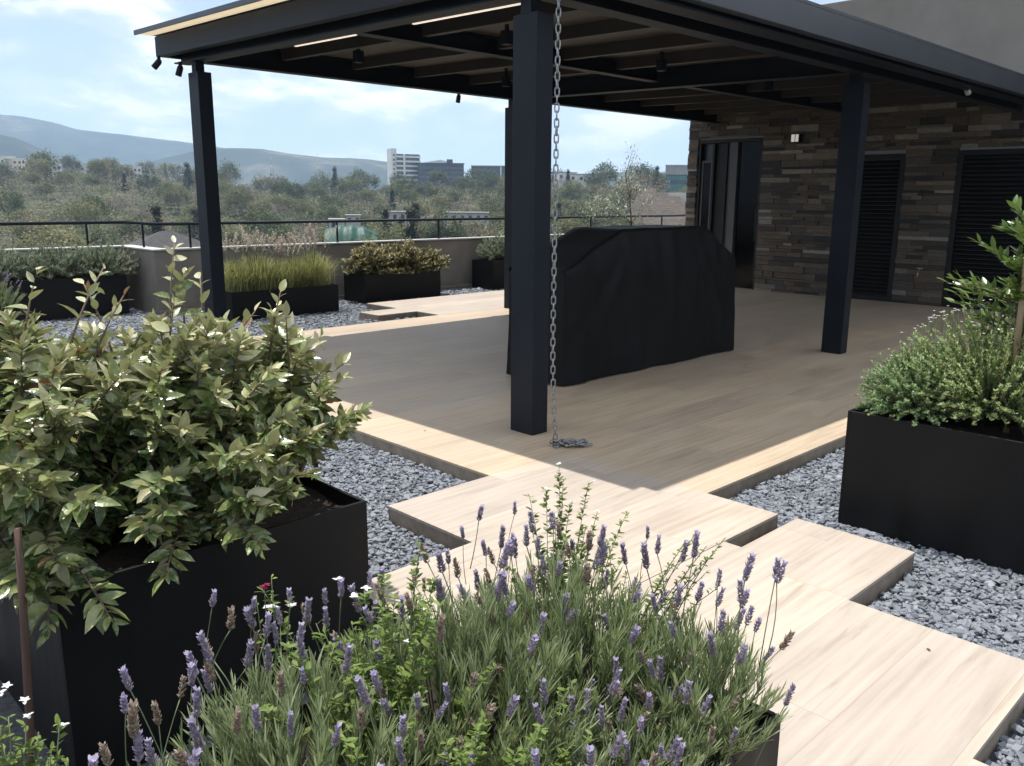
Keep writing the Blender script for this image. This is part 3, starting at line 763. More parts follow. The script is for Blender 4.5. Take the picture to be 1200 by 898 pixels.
# --- lavender
LAVT = leaf_template(1, .058, .1, .05, (0, .35, .8, 1), (0, 1, .8, 0))
def flower_head(kind_):
    """one spike: stem to z=0 below, head above; local origin at stem foot, head at unit metres"""
    b = MB(); H = rng.uniform(.13, .2); bend = rng.normal(0, .018, 2)
    pts = [(bend[0]*t*t, bend[1]*t*t, H*t) for t in np.linspace(0, 1, 6)]
    b.tube(pts, [.0013, .0012, .0011, .001, .001, .0012], 5, 0)
    hl = rng.uniform(.030, .046); nw = int(hl/.0042); D = []; L = []; T = []; s_ = []
    for wv in range(nw):
        u = wv/(nw-1); r = .0070*(1-.4*u**2)*(.75+.25*min(1, u*5))*rng.uniform(.75, 1.2); n = 8
        for k in range(n):
            a = 2*math.pi*(k+.5*(wv % 2))/n+rng.normal(0, .15)
            if rng.uniform() < .14: continue
            d = np.array([math.cos(a)*.8+rng.normal(0, .18), math.sin(a)*.8+rng.normal(0, .18), .8+.3*u]); D.append(d); L.append((bend[0]+math.cos(a)*r*.45, bend[1]+math.sin(a)*r*.45, H+hl*u)); s_.append(rng.uniform(.0055, .0105))
            T.append(np.clip(rng.normal((.30 if kind_ != 'fresh' else .42)+.3*u*u, .2), 0, 1))
    D, L, T, s_ = map(np.array, (D, L, T, s_))
    cal = ([(-.3, 0, 0), (.3, 0, 0), (0, 0, .3), (-.2, .62, .04), (.2, .62, .04), (0, .62, .26), (0, 1.05, .12)], [(0, 1, 4, 3), (1, 2, 5, 4), (2, 0, 3, 5), (3, 4, 6), (4, 5, 6), (5, 3, 6)])
    b.batch(*cal, frames(D)*s_[:, None, None], L, T, 1)
    n = 9
    if kind_ != 'brown':
        a = rng.uniform(0, 6.28, n); D = np.stack([np.cos(a)*.5, np.sin(a)*.5, np.ones(n)], 1)
        L = np.tile([bend[0], bend[1], H+hl*.96], (n, 1))
        b.batch(*leaf_template(1, .45, .1, .1), frames(D)*rng.uniform(.009, .014, n)[:, None, None], L, np.clip(rng.normal(.85, .15, n), 0, 1), 1)
    return b.mesh('flower_spike', [M_stemg, M_brownfl if kind_ == 'brown' else M_purple])
HEADS = {k: [flower_head(k) for _ in range(7)] for k in ('fresh', 'grey', 'brown')}
def lav_foliage(cx_, cy_, rx, ry, z0, ztop, nshoot, hl=1.0):
    b = MB(); D = []; L = []; T = []; S_ = []
    for i in range(nshoot):
        a = rng.uniform(0, 6.283); q = math.sqrt(rng.uniform(0, 1))
        tx, ty = cx_+rx*q*math.cos(a), cy_+ry*q*math.sin(a)
        tz = z0+(ztop-z0)*(1-.55*q**2)*rng.uniform(.7, 1.05)
        bx, by = cx_+(tx-cx_)*.55, cy_+(ty-cy_)*.55
        p0, p1 = np.array([bx, by, z0]), np.array([tx, ty, tz]); ln = np.linalg.norm(p1-p0)
        b.tube([p0, (p0*.4+p1*.6)+[0, 0, .01], p1], [.0016, .0013, .0009], 4, 1)
        tg = (p1-p0)/ln; nl = int(ln/.0042*hl)
        u = np.sqrt(rng.uniform(.08, 1, nl)); ph = rng.uniform(0, 6.283, nl)
        sd = np.stack([np.cos(ph), np.sin(ph), np.zeros(nl)], 1)
        d = sd*.40+tg[None]*1.0+rng.normal(0, .10, (nl, 3))+np.array([0, 0, .25])
        D.append(d); L.append(p0+(p1-p0)*u[:, None]+np.array([0, 0, .01])*(u*(1-u)*4)[:, None]); S_.append(rng.uniform(.026, .052, nl))
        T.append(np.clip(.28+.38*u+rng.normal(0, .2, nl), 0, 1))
    D, L, S_, T = map(np.concatenate, (D, L, S_, T))
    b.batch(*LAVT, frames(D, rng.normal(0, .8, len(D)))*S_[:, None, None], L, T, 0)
    return b
def px_world(px_, py_, x=None, y=None):
    d = ray(px_, py_)
    k = x/d.x if x is not None else y/d.y
    return np.array([d.x*k, d.y*k, EYE+d.z*k])
def lavender(cx_, cy_, rx, ry, z0, ztop, nshoot, label, nfl, group, extra=(), fmix=(.34, .32, .34), hl=1.0, lift=(.03, .13)):
    nfl = int(nfl*2.5)
    o = thing('lavender', (cx_, cy_, z0), label, 'lavender', group)
    f = lav_foliage(cx_, cy_, rx, ry, z0, ztop, nshoot, hl).build('foliage', [ML_lav, M_stemg], o)
    tips = []
    for i in range(nfl):
        a = rng.uniform(0, 6.283); q = math.sqrt(rng.uniform(0, 1.1))
        x, y = cx_+rx*q*math.cos(a), cy_+ry*q*math.sin(a)
        tips.append((x, y, z0+(ztop-z0)*(1-.5*q*q)+rng.uniform(*lift), (x-cx_)*.55, (y-cy_)*.55, None))
    for e in extra: tips.append(e)
    for (x, y, z_, lx, ly, k_) in tips:
        k_ = k_ or rng.choice(['fresh', 'grey', 'brown'], p=fmix)
        me = HEADS[k_][rng.integers(7)]
        Ht = max(v.co.z for v in me.vertices); ly_, lx_ = ly, lx
        sc = rng.uniform(.66, 1.0)
        d = Vector((lx_, ly_, Ht*sc*1.1+abs(rng.normal(0, .02)))).normalized()
        d = (d+Vector((rng.normal(0, .13), rng.normal(0, .13), 0))).normalized()
        s_ = place('flower_spike', me, o, Vector((x, y, z_))-d*Ht*sc-o.location, 0, sc)
        s_.rotation_euler = d.to_track_quat('Z', 'Y').to_euler()
    return o
GL = 'lavender clumps in the front planter'
def E_(px_, py_, k_=None, x=None, y=None, lx=0, ly=0):
    p = px_world(px_, py_, x, y); return (p[0], p[1], p[2], lx, ly, k_)
lavender(.30, .96, .20, .26, .42, .64, 110, 'lavender clump at the left end of the front planter against the dark box', 10, GL,
         [E_(150, 778, 'fresh', y=1.05), E_(133, 815, 'fresh', y=1.0), E_(168, 812, 'brown', y=.95), E_(218, 775, 'fresh', y=1.1), E_(243, 795, 'fresh', y=1.05), E_(205, 800, 'brown', y=1.08), E_(215, 835, 'grey', y=1.0), E_(270, 828, 'brown', y=.98), E_(173, 858, 'fresh', y=.93), E_(123, 868, 'brown', y=.93), E_(285, 840, 'fresh', y=.98), E_(175, 830, 'brown', y=.95), E_(128, 880, 'fresh', y=.9)])
lavender(.56, 1.00, .22, .26, .42, .70, 130, 'lavender clump with pale spikes reaching past the black planter front', 8, GL,
         [E_(242, 702, 'brown', y=1.2), E_(252, 688, 'fresh', y=1.2), E_(272, 738, 'grey', y=1.15), E_(281, 723, 'grey', y=1.2), E_(297, 695, 'fresh', y=1.22), E_(330, 690, 'fresh', y=1.2), E_(353, 698, 'grey', y=1.2), E_(362, 702, 'brown', y=1.22), E_(377, 698, 'fresh', y=1.2), E_(389, 705, 'fresh', y=1.2), E_(305, 715, 'fresh', y=1.15), E_(327, 728, 'grey', y=1.12), E_(336, 790, 'fresh', y=1.0), E_(340, 835, 'grey', y=.95), E_(396, 675, 'fresh', y=1.2), E_(370, 735, 'grey', y=1.1)])
lavender(.86, 1.00, .22, .26, .42, .72, 150, 'lavender clump in the middle of the front planter with the densest purple heads', 16, GL,
         [E_(456, 672, 'fresh', y=1.2), E_(442, 700, 'grey', y=1.2), E_(523, 645, 'fresh', y=1.25), E_(535, 620, 'grey', y=1.28), E_(505, 690, 'brown', y=1.2), E_(512, 680, 'brown', y=1.2), E_(504, 715, 'fresh', y=1.1), E_(556, 640, 'fresh', y=1.25), E_(550, 665, 'grey', y=1.2), E_(600, 770, 'fresh', y=1.0), E_(588, 762, 'fresh', y=1.0), E_(560, 775, 'fresh', y=1.0), E_(610, 838, 'fresh', y=.92), E_(570, 770, 'grey', y=1.0), E_(585, 690, 'brown', y=1.15), E_(528, 745, 'grey', y=1.08)])
lavender(1.10, .98, .20, .26, .42, .72, 150, 'lavender clump right of the middle, tall spikes against the pale path', 14, GL,
         [E_(570, 588, 'fresh', y=1.22), E_(596, 592, 'fresh', y=1.22), E_(583, 617, 'grey', y=1.22), E_(600, 625, 'grey', y=1.2), E_(606, 640, 'fresh', y=1.2), E_(628, 612, 'fresh', y=1.18), E_(620, 660, 'brown', y=1.15), E_(650, 655, 'grey', y=1.12), E_(690, 628, 'grey', y=1.12), E_(712, 628, 'fresh', y=1.1), E_(704, 640, 'fresh', y=1.1), E_(708, 668, 'grey', y=1.08), E_(753, 615, 'fresh', y=1.05), E_(674, 665, 'grey', y=1.1), E_(636, 770, 'fresh', y=.92), E_(635, 740, 'fresh', y=.98), E_(690, 795, 'fresh', y=.88), E_(714, 835, 'fresh', y=.84), E_(720, 830, 'fresh', y=.83), E_(612, 705, 'fresh', y=1.08), E_(732, 632, 'grey', y=1.08)])
lavender(1.20, .76, .16, .17, .42, .66, 110, 'lavender clump at the planter corner with three tall spikes over the path', 8, GL,
         [E_(894, 652, 'fresh', x=1.24, lx=.03, ly=-.02), E_(910, 656, 'fresh', x=1.25, lx=.03, ly=-.02), E_(941, 665, 'fresh', x=1.27, lx=.08, ly=-.06), E_(850, 665, 'fresh', x=1.23, lx=.02), E_(863, 675, 'fresh', x=1.22, lx=.02), E_(880, 710, 'fresh', x=1.22, lx=.03), E_(841, 712, 'fresh', x=1.2, lx=.02), E_(789, 628, 'fresh', x=1.2), E_(783, 628, 'grey', x=1.2), E_(762, 630, 'grey', x=1.2), E_(815, 622, 'grey', x=1.2), E_(792, 680, 'fresh', x=1.15), E_(780, 780, 'grey', x=1.08), E_(830, 735, 'grey', x=1.18), E_(770, 882, 'brown', x=.98), E_(722, 768, 'grey', x=1.05), E_(832, 845, 'brown', x=1.1), E_(868, 850, 'grey', x=1.14)])
lavender(.86, .76, .24, .14, .42, .56, 110, 'low lavender clump along the near rim of the front planter', 12, GL, [E_(434, 800, 'grey', y=.85), E_(412, 797, 'grey', y=.85), E_(461, 833, 'grey', y=.85), E_(490, 845, 'brown', y=.85), E_(513, 800, 'fresh', y=.9), E_(420, 830, 'brown', y=.85), E_(396, 840, 'fresh', y=.85), E_(478, 860, 'grey', y=.82)])
lavender(1.02, .72, .2, .1, .42, .55, 70, 'low lavender clump near the rim between the middle and the corner', 6, GL)
lavender(.55, .74, .2, .12, .42, .57, 60, 'low lavender clump beside the bright salvia near the camera', 6, GL)

# --- salvias among the lavender
def sprig_bush(name, cx_, cy_, z0, tips, label, cat, lsize, dens, leafmat, flowers=True, group=None, stemr=.0014, mid=.6):
    o = thing(name, (cx_, cy_, z0), label, cat, group)
    b = MB(); st = MB(); D = []; L = []; T = []; S_ = []; fl = []
    for (x, y, z_) in tips:
        p0 = np.array([cx_+(x-cx_)*.3+rng.normal(0, .01), cy_+(y-cy_)*.3+rng.normal(0, .01), z0]); p2 = np.array([x, y, z_])
        p1 = (p0+p2)/2+np.array([(cx_-x)*.15, (cy_-y)*.15, .03]); ts = np.linspace(0, 1, 7)
        C = ((1-ts)**2)[:, None]*p0+(2*ts*(1-ts))[:, None]*p1+(ts**2)[:, None]*p2
        st.tube(C, np.linspace(stemr, stemr*.5, 7), 4)
        ln = np.linalg.norm(p2-p0); nl = int(ln*dens)
        u = rng.uniform(.15, 1, nl)**.8; ph = rng.uniform(0, 6.283, nl)
        P_ = ((1-u)**2)[:, None]*p0+(2*u*(1-u))[:, None]*p1+(u**2)[:, None]*p2
        d = np.stack([np.cos(ph), np.sin(ph), rng.uniform(.1, .9, nl)], 1)
        D.append(d); L.append(P_); S_.append(lsize*rng.uniform(.5, 1.15, nl)*(1.1-.55*u)); T.append(np.clip(.3+.4*u+rng.normal(0, .2, nl), 0, 1)); fl.append(p2)
    D, L, S_, T = map(np.concatenate, (D, L, S_, T))
    b.batch(*leaf_template(1, .42, .12, .15, (0, .4, .8, 1), (0, 1, .7, 0)), frames(D, rng.normal(0, .4, len(D)))*S_[:, None, None], L, T, 0, True)
    b.build('foliage', leafmat, o); st.build('stem', M_stemg, o)
    return o
def blossom(o, p, matl, s_=.012):
    b = MB(); n = 5
    a = np.arange(n)*6.283/n+rng.uniform(0, 6); D = np.stack([np.cos(a), np.sin(a), rng.uniform(.2, 1.2, n)], 1)
    b.batch(*leaf_template(1, .7, .1, .3), frames(D)*(s_*rng.uniform(.7, 1.2, n))[:, None, None], np.tile(p, (n, 1)), rng.uniform(0, 1, n), 0, True)
    return b.build('flower', matl, o)
def tipcloud(pxs, y=None, x=None): return [tuple(px_world(a, c, x, y)) for a, c in pxs]
GS = 'salvias among the lavender'
t1 = tipcloud([(655, 545), (640, 575), (690, 565), (668, 590), (700, 600), (650, 600), (620, 580), (735, 600), (680, 620), (660, 560)], y=1.16)
o = sprig_bush('salvia', 1.22, 1.10, .43, t1+[(1.25+rng.normal(0, .07), 1.1+rng.normal(0, .05), rng.uniform(.6, .72)) for _ in range(14)], 'airy salvia with bud tipped stems rising highest in the middle of the lavender', 'salvia', .025, 240, ML_bright, group=GS)
for p in t1[:6]: blossom(o, np.array(p)+rng.normal(0, .004, 3), M_whitefl, .008); blossom(o, np.array(p)+[0, 0, -.02], M_brownfl, .008)
o = sprig_bush('salvia', .72, 1.02, .43, [(.72+rng.normal(0, .09), 1.04+rng.normal(0, .08), rng.uniform(.62, .80)) for _ in range(40)], 'bright green leafy salvia beside the black planter corner', 'salvia', .03, 190, ML_bright, group=GS)
for q in ((428, 690), (395, 680), (415, 700)): blossom(o, px_world(*q, y=1.1), M_whitefl, .010)
o = sprig_bush('salvia', .60, 1.16, .43, tipcloud([(318, 675), (340, 700), (322, 712), (300, 700), (310, 690), (345, 745)], y=1.18), 'thin salvia stem with one red flower and white ones before the black planter', 'salvia', .02, 60, ML_bright, group=GS)
blossom(o, px_world(309, 690, y=1.18), M_redfl, .009); blossom(o, px_world(312, 686, y=1.18), M_redfl, .008); blossom(o, px_world(317, 713, y=1.18), M_whitefl, .013); blossom(o, px_world(341, 712, y=1.18), M_whitefl, .013)
o = sprig_bush('salvia', .16, .92, .43, tipcloud([(10, 840), (30, 850), (70, 845), (40, 870), (20, 890), (60, 880), (-10, 860), (5, 880), (80, 890), (50, 895), (0, 850), (25, 870), (45, 858)], y=.95), 'salvia with small white flowers at the bottom left corner', 'salvia', .024, 200, ML_bright, group=GS)
for q in ((8, 805), (33, 840), (75, 850), (29, 822), (2, 812)): blossom(o, px_world(*q, y=.95), M_whitefl, .006)
o = sprig_bush('salvia', 1.24, .98, .43, tipcloud([(815, 625), (835, 650), (850, 630), (800, 640), (820, 670), (840, 690), (790, 660), (828, 640)], x=1.28)+[(1.27+rng.normal(0, .05), .92+rng.normal(0, .06), rng.uniform(.58, .72)) for _ in range(12)], 'sparse salvia sprigs leaning over the path step behind the corner lavender', 'salvia', .02, 120, ML_bright, group=GS)
o = sprig_bush('salvia', .70, .80, .43, [(.70+rng.normal(0, .08), .80+rng.normal(0, .06), rng.uniform(.56, .68)) for _ in range(30)], 'low dark leafed salvia between the front lavender clumps', 'salvia', .026, 170, ML_bright, group=GS)
for q in ((476, 752), (490, 840), (690, 850)): blossom(o, px_world(*q, y=.92), M_redfl if q[0] == 490 else M_whitefl, .005)

# --- small leaved mounds
def mound(name, cx_, cy_, rx, ry, z0, ztop, nst, per, lsize, leafmat, label, cat, group=None, up=.5, wl=.4, tlo=.2, thi=.75, stem=M_stemb, zmin=-.1, ragged=.15):
    o = thing(name, (cx_, cy_, z0), label, cat, group)
    d = sphere_dirs(nst, zmin); rr = rng.uniform(1-ragged*2, 1+ragged*.4, nst)
    tips = np.stack([cx_+rx*d[:, 0]*rr, cy_+ry*d[:, 1]*rr, z0+(ztop-z0)*(.15+.85*np.maximum(d[:, 2], zmin)*rr)], 1)
    base = np.stack([cx_+(tips[:, 0]-cx_)*.3, cy_+(tips[:, 1]-cy_)*.3, np.full(nst, z0)], 1)
    u = np.sqrt(rng.uniform(.15, 1, (nst, per)))
    P_ = base[:, None]+(tips-base)[:, None]*u[..., None]; P_[..., 2] += .25*(ztop-z0)*u*(1-u)
    ax = (tips-base); ax /= np.linalg.norm(ax, axis=1, keepdims=True)
    ph = rng.uniform(0, 6.283, (nst, per))
    dd = np.stack([np.cos(ph), np.sin(ph), rng.normal(up, .35, (nst, per))], 2)+ax[:, None]*.6
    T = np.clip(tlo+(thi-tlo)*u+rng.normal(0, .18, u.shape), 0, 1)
    n = nst*per; sz = lsize*rng.uniform(.6, 1.25, n)
    b = MB(); tv = np.array(DIAMOND[0])*[wl, 1, wl]
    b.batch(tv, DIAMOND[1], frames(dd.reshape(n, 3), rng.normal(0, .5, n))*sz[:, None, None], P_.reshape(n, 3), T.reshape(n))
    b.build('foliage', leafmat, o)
    st = MB()
    for i in range(0, nst, 3): st.tube([base[i], (base[i]+tips[i])/2+[0, 0, .06*(ztop-z0)], tips[i]], [.004*lsize/.02, .003*lsize/.02, .0012*lsize/.02], 4)
    st.build('stem', stem, o)
    return o
# right planter
mound('bush', 3.98, 1.38, .36, .26, .43, .78, 900, 62, .0155, ML_bluegreen, 'dense blue green mound filling the near corner of the right planter', 'bush', zmin=-.05, ragged=.22, thi=.85)
o = mound('bush', 4.06, 1.12, .42, .42, .45, .95, 1200, 62, .0145, ML_dome, 'yellow green bush topped with tiny white flowers in the right planter', 'bush', zmin=-.05, thi=.95, tlo=.3, ragged=.26)
fb = MB(); n = 70
P_ = np.stack([4.0+rng.normal(0, .17, n), 1.28+rng.normal(0, .17, n), np.zeros(n)], 1)
P_ = P_[(np.abs(P_[:, 0]-4.0) < .3) & (np.abs(P_[:, 1]-1.2) < .3)]
P_[:, 2] = .95-.9*((P_[:, 0]-4.06)**2+(P_[:, 1]-1.12)**2)+rng.uniform(-.02, .04, len(P_))
for p in P_:
    fb = MB(); a_ = np.arange(5)*1.2566; D_ = np.stack([np.cos(a_), np.sin(a_), np.full(5, .5)], 1)
    fb.tube([p-[0, 0, .10], p], .0008, 3, 1); fb.batch(DIAMOND[0], DIAMOND[1], frames(D_)*rng.uniform(.006, .009), np.tile(p, (5, 1)), rng.uniform(0, 1, 5), 0)
    fb.build('flower', [M_whitefl, M_stemg], o)
def rosemary(cx_, cy_, r, z0, zt, n, label):
    o = thing('rosemary', (cx_, cy_, z0), label, 'rosemary'); b = MB()
    D = []; L = []; S_ = []; T = []
    for i in range(n):
        a = rng.uniform(0, 6.283); q = math.sqrt(rng.uniform(0, 1)); p0 = np.array([cx_+r*.4*q*math.cos(a), cy_+r*.4*q*math.sin(a), z0])
        p1 = np.array([cx_+r*q*math.cos(a), cy_+r*q*math.sin(a), z0+(zt-z0)*(1-.4*q*q)*rng.uniform(.6, 1.05)])
        b.tube([p0, (p0+p1)/2+[0, 0, .02], p1], [.003, .002, .001], 4, 1)
        k = 60; u = rng.uniform(.1, 1, k); ph = rng.uniform(0, 6.283, k); ax = (p1-p0)/np.linalg.norm(p1-p0)
        D.append(np.stack([np.cos(ph), np.sin(ph), np.full(k, .3)], 1)+ax*.6); L.append(p0+(p1-p0)*u[:, None]); S_.append(rng.uniform(.015, .028, k)); T.append(np.clip(.2+.5*u+rng.normal(0, .2, k), 0, 1))
    D, L, S_, T = map(np.concatenate, (D, L, S_, T))
    tv = np.array(DIAMOND[0])*[.14, 1, .14]
    b.batch(tv, DIAMOND[1], frames(D)*S_[:, None, None], L, T, 0); b.build('foliage', [ML_rosemary, M_stemg], o)
    return o
rosemary(3.95, .86, .24, .43, .88, 110, 'upright dark rosemary at the right end of the right planter')
# laurel on a stake
o = thing('laurel', (4.08, 1.04, .43), 'young laurel with big glossy leaves tied to a wooden stake', 'laurel')
D = []; L = []; S_ = []; T = []; st = MB()
st.tube([(4.08, 1.04, .43), (4.09, 1.05, .9), (4.10, 1.06, 1.38)], [.008, .006, .003], 6)
for i in range(72):
    z0 = rng.uniform(.84, 1.38); a = rng.uniform(0, 6.283); ln = rng.uniform(.10, .24)*(1.25-.55*(z0-.8)/.55)
    if i < 7: a = rad(128)+rng.normal(0, .25); z0 = rng.uniform(.92, 1.02); ln = rng.uniform(.20, .31)
    p0 = np.array([4.09, 1.05, z0-.04]); p1 = p0+np.array([math.cos(a)*ln, math.sin(a)*ln, rng.uniform(.03, .12)])
    st.tube([p0, (p0+p1)/2+[0, 0, .01], p1], [.003, .0025, .0015], 5)
    k = 15; u = np.linspace(.3, 1, k); ph = np.arange(k)*2.4+rng.uniform(0, 6)
    ax = (p1-p0)/np.linalg.norm(p1-p0)
    D.append(np.stack([np.cos(ph), np.sin(ph), np.full(k, .35)], 1)*.8+ax*(.4+.8*u[:, None])); L.append(p0+(p1-p0)*u[:, None]); S_.append(rng.uniform(.038, .07, k)); T.append(np.clip(rng.normal(.5, .25, k), 0, 1))
D, L, S_, T = map(np.concatenate, (D, L, S_, T))
b = MB(); b.batch(*leaf_template(1, .36, .12, .12), frames(D, rng.normal(0, .4, len(D)))*S_[:, None, None], L, T, 0, True); b.build('foliage', ML_laurel, o); st.build('stem', M_stemb, o)
b = MB(); b.tube([(3.955, 1.025, .42), (3.96, 1.03, .9), (3.96, 1.035, 1.345)], .013, 10); tag(b.build('stake', M_wood), 'pale wooden stake standing beside the laurel', 'stake')

# parapet planters
def grass_clump(cx_, cy_, r, z0, h, n, label):
    o = thing('ornamental_grass', (cx_, cy_, z0), label, 'grass', 'feathery grasses in the low planter'); b = MB()
    pl = MB()
    for i in range(n):
        a = rng.uniform(0, 6.283); q = rng.uniform(0, 1); hh = h*rng.uniform(.45, 1.0)*(1-.25*q); l = r*q*1.25
        p0 = np.array([cx_+rng.normal(0, .075), cy_+rng.normal(0, .075), z0]); dx, dy = math.cos(a)*l, math.sin(a)*l
        pts = [p0, p0+[dx*.35, dy*.35, hh*.55], p0+[dx*.8, dy*.8, hh*.93], p0+[dx*1.25, dy*1.25, hh*.95]]
        sx, sy = -math.sin(a)*.0035, math.cos(a)*.0035
        v = []
        for k, p in enumerate(pts):
            ww = (1, .9, .6, .05)[k]; v += [(p[0]-sx*ww, p[1]-sy*ww, p[2]), (p[0]+sx*ww, p[1]+sy*ww, p[2])]
        b.add(v, [(0, 1, 3, 2), (2, 3, 5, 4), (4, 5, 7, 6)], 0, float(np.clip(rng.normal(.5, .25), 0, 1)))
    b.build('blades', ML_grass, o)
    for i in range(26):
        a = rng.uniform(0, 6.283); l = r*rng.uniform(0, 1)
        p0 = np.array([cx_, cy_, z0]); p1 = p0+[math.cos(a)*l, math.sin(a)*l, h*rng.uniform(1.05, 1.42)]
        pl.tube([p0, (p0+p1)/2+[0, 0, .05], p1], .0014, 3, 1)
        k = 34; u = rng.uniform(0, 1, k); ax = np.array([math.cos(a)*.3, math.sin(a)*.3, .95])
        ph = rng.uniform(0, 6.283, k); D = np.stack([np.cos(ph), np.sin(ph), np.full(k, .9)], 1)
        pl.batch(np.array(DIAMOND[0])*[.3, 1, .3], DIAMOND[1], frames(D)*rng.uniform(.02, .034, k)[:, None, None], p1+ax*(u*.13-.06)[:, None], rng.uniform(0, 1, k), 0)
    pl.build('plumes', [ML_plume, M_stemg], o)
for i, (x, lab) in enumerate(((4.85, 'feathery grass clump half behind the left post'), (5.14, 'feathery grass clump just right of the left post'), (5.42, 'feathery grass clump left of the planter middle'), (5.68, 'feathery grass clump right of the planter middle'), (5.95, 'feathery grass clump next to the variegated shrub'))):
    grass_clump(x, 9.77, .30, .25, .47+.05*math.sin(i*2), 620, lab)
GV = 'cream variegated shrubs by the parapet'
mound('shrub', 7.10, 10.12, .44, .36, .28, .76, 190, 26, .065, ML_varieg, 'cream variegated shrub next to the grasses', 'shrub', GV, zmin=-.12, thi=.72, tlo=.05)
mound('shrub', 7.62, 10.14, .46, .36, .28, .79, 190, 26, .065, ML_varieg, 'tallest cream variegated shrub in the middle of its planter', 'shrub', GV, zmin=-.12, thi=.72, tlo=.05)
mound('shrub', 8.08, 10.16, .42, .34, .28, .68, 150, 26, .065, ML_varieg, 'cream variegated shrub trailing over the right end of its planter', 'shrub', GV, zmin=-.12, thi=.72, tlo=.05)
GG = 'grey green shrubs along the parapet'
for x, lab in ((9.75, 'grey green shrub at the planter corner left of the rear post'), (10.45, 'grey green shrub hidden mostly by the thick near post'), (11.2, 'grey green shrub right of the hanging chain above the grill cover'), (12.0, 'grey green shrub behind the grill cover near the silver sapling')):
    mound('shrub', x, 10.3, .42, .3, .36, .80, 150, 30, .05, ML_grey, lab, 'shrub', GG, wl=.25, up=.9, zmin=-.05)
for x, lab in ((1.1, 'grey green shrub at the left end of the recess planter'), (1.85, 'second grey green shrub from the left end of the recess planter'), (2.6, 'grey green shrub in the middle of the recess planter with two thin shoots'), (3.3, 'grey green shrub right of the recess planter middle'), (3.8, 'grey green shrub at the right end of the recess planter by the wall corner')):
    mound('shrub', x, 11.3, .52, .34, .38, .82, 200, 30, .05, ML_grey, lab, 'shrub', GG, wl=.22, up=.9, zmin=-.1)
# silver sapling
o = thing('olive_sapling', (12.95, 10.3, .36), 'slender silver leaved sapling behind the grill cover', 'sapling')
st = MB(); D = []; L = []; S_ = []; T = []
trunk = [np.array(px_world(740, 262, y=10.3)), np.array(px_world(738, 235, y=10.3)), np.array(px_world(733, 205, y=10.3)), np.array(px_world(741, 178, y=10.3))]
st.tube([(12.98, 10.3, .36)]+trunk, [.02, .016, .013, .009, .004], 6)
sp_ = []
for (a, c, s_) in ((700, 238, 20), (690, 250, 12), (715, 246, 24), (725, 250, 22), (735, 222, 20), (732, 205, 16), (745, 196, 12), (742, 182, 8), (760, 238, 14), (752, 250, 18), (728, 228, 12), (738, 215, 14), (750, 225, 12)):
    p = px_world(a, c, y=10.3+rng.normal(0, .15)); t0 = trunk[0] if c > 232 else trunk[1]
    st.tube([t0, (t0+p)/2+[0, 0, .03], p], [.007, .005, .002], 5)
    k = s_*9; D.append(sphere_dirs(k, -.2)); L.append(p+rng.normal(0, .095, (k, 3))); S_.append(rng.uniform(.05, .085, k)); T.append(rng.uniform(0, 1, k))
D, L, S_, T = map(np.concatenate, (D, L, S_, T))
b = MB(); b.batch(np.array(DIAMOND[0])*[.28, 1, .28], DIAMOND[1], frames(D)*S_[:, None, None], L, T); b.build('foliage', ML_olive, o); st.build('trunk', M_bark, o)
# small far lavender
lavender(1.35, 8.5, .3, .25, .34, .72, 90, 'distant lavender clump just left of the image of purple spikes beyond the shrubs' if False else 'distant lavender clump at the left end of its planter beyond the broad leaved shrubs', 22, 'distant lavender clumps', fmix=(.7, .2, .1), hl=.7)
lavender(1.9, 8.5, .3, .25, .34, .72, 90, 'distant lavender clump beside the gravel beyond the broad leaved shrubs', 24, 'distant lavender clumps', fmix=(.7, .2, .1), hl=.7)

# ------------------------------------------------------------------ valley
SKYX = [-200, 0, 60, 130, 215, 250, 330, 420, 450, 540, 600, 650, 700, 740, 800, 900, 1300]
SKYY = [184, 186, 190, 191, 203, 206, 218, 217, 216, 210, 211, 214, 210, 207, 206, 206, 206]
PXT = np.linspace(-900, 2100, 400)
AZT = np.array([azim(p) for p in PXT])       # decreasing
ELT = np.array([elev(p, np.interp(p, SKYX, SKYY)) for p in PXT])
def ridge_el(a): return np.interp(-a, -AZT, ELT)
def pxof(a): return np.interp(-a, -AZT, PXT)
def ridge_r(a): return np.interp(pxof(a), [-200, 180, 330, 700, 1300], [720, 640, 440, 430, 420])
from mathutils import noise as mn
def ground_z(r, a):
    R = ridge_r(a); zr = EYE+ridge_el(a)*R-5.5
    floor = -13.0
    if r < 45: z_ = -9.5
    elif r < 150: z_ = -9.5+(floor+9.5)*(r-45)/105
    elif r < R:
        u = (r-150)/(R-150); s_ = u*u*(3-2*u)*.55+u*.45; z_ = floor+(zr-floor)*s_
    else: z_ = zr-min(28, (r-R)*.09)
    k = min(1, max(0, (r-60)/100))
    z_ += k*(2.2*mn.noise(Vector((r*math.cos(a)*.012, r*math.sin(a)*.012, 1)))+.9*mn.noise(Vector((r*math.cos(a)*.04, r*math.sin(a)*.04, 4))))*(1 if r < R*.9 else .4)
    return z_
def ground_mat():
    m, nt, b = mat('dry_hillside'); v = objco(nt)
    c = ramp(nt, noise(nt, v, .03, 6, .6), [(.38, (.045, .052, .03)), (.52, (.07, .073, .045)), (.66, (.12, .108, .075)), (.76, (.21, .18, .135))])
    c = mixc(nt, ramp(nt, noise(nt, v, .25, 4), [(.4, (0,)*3), (.65, (.7,)*3)]), c, (.06, .062, .035))
    nt.links.new(c, b.inputs['Base Color']); b.inputs['Roughness'].default_value = .95; b.inputs['Specular IOR Level'].default_value = .1
    return m
M_ground = ground_mat()
rs = np.concatenate([np.linspace(8, 45, 4), np.linspace(55, 460, 60), np.linspace(480, 900, 22), np.geomspace(1000, 5000, 12)])
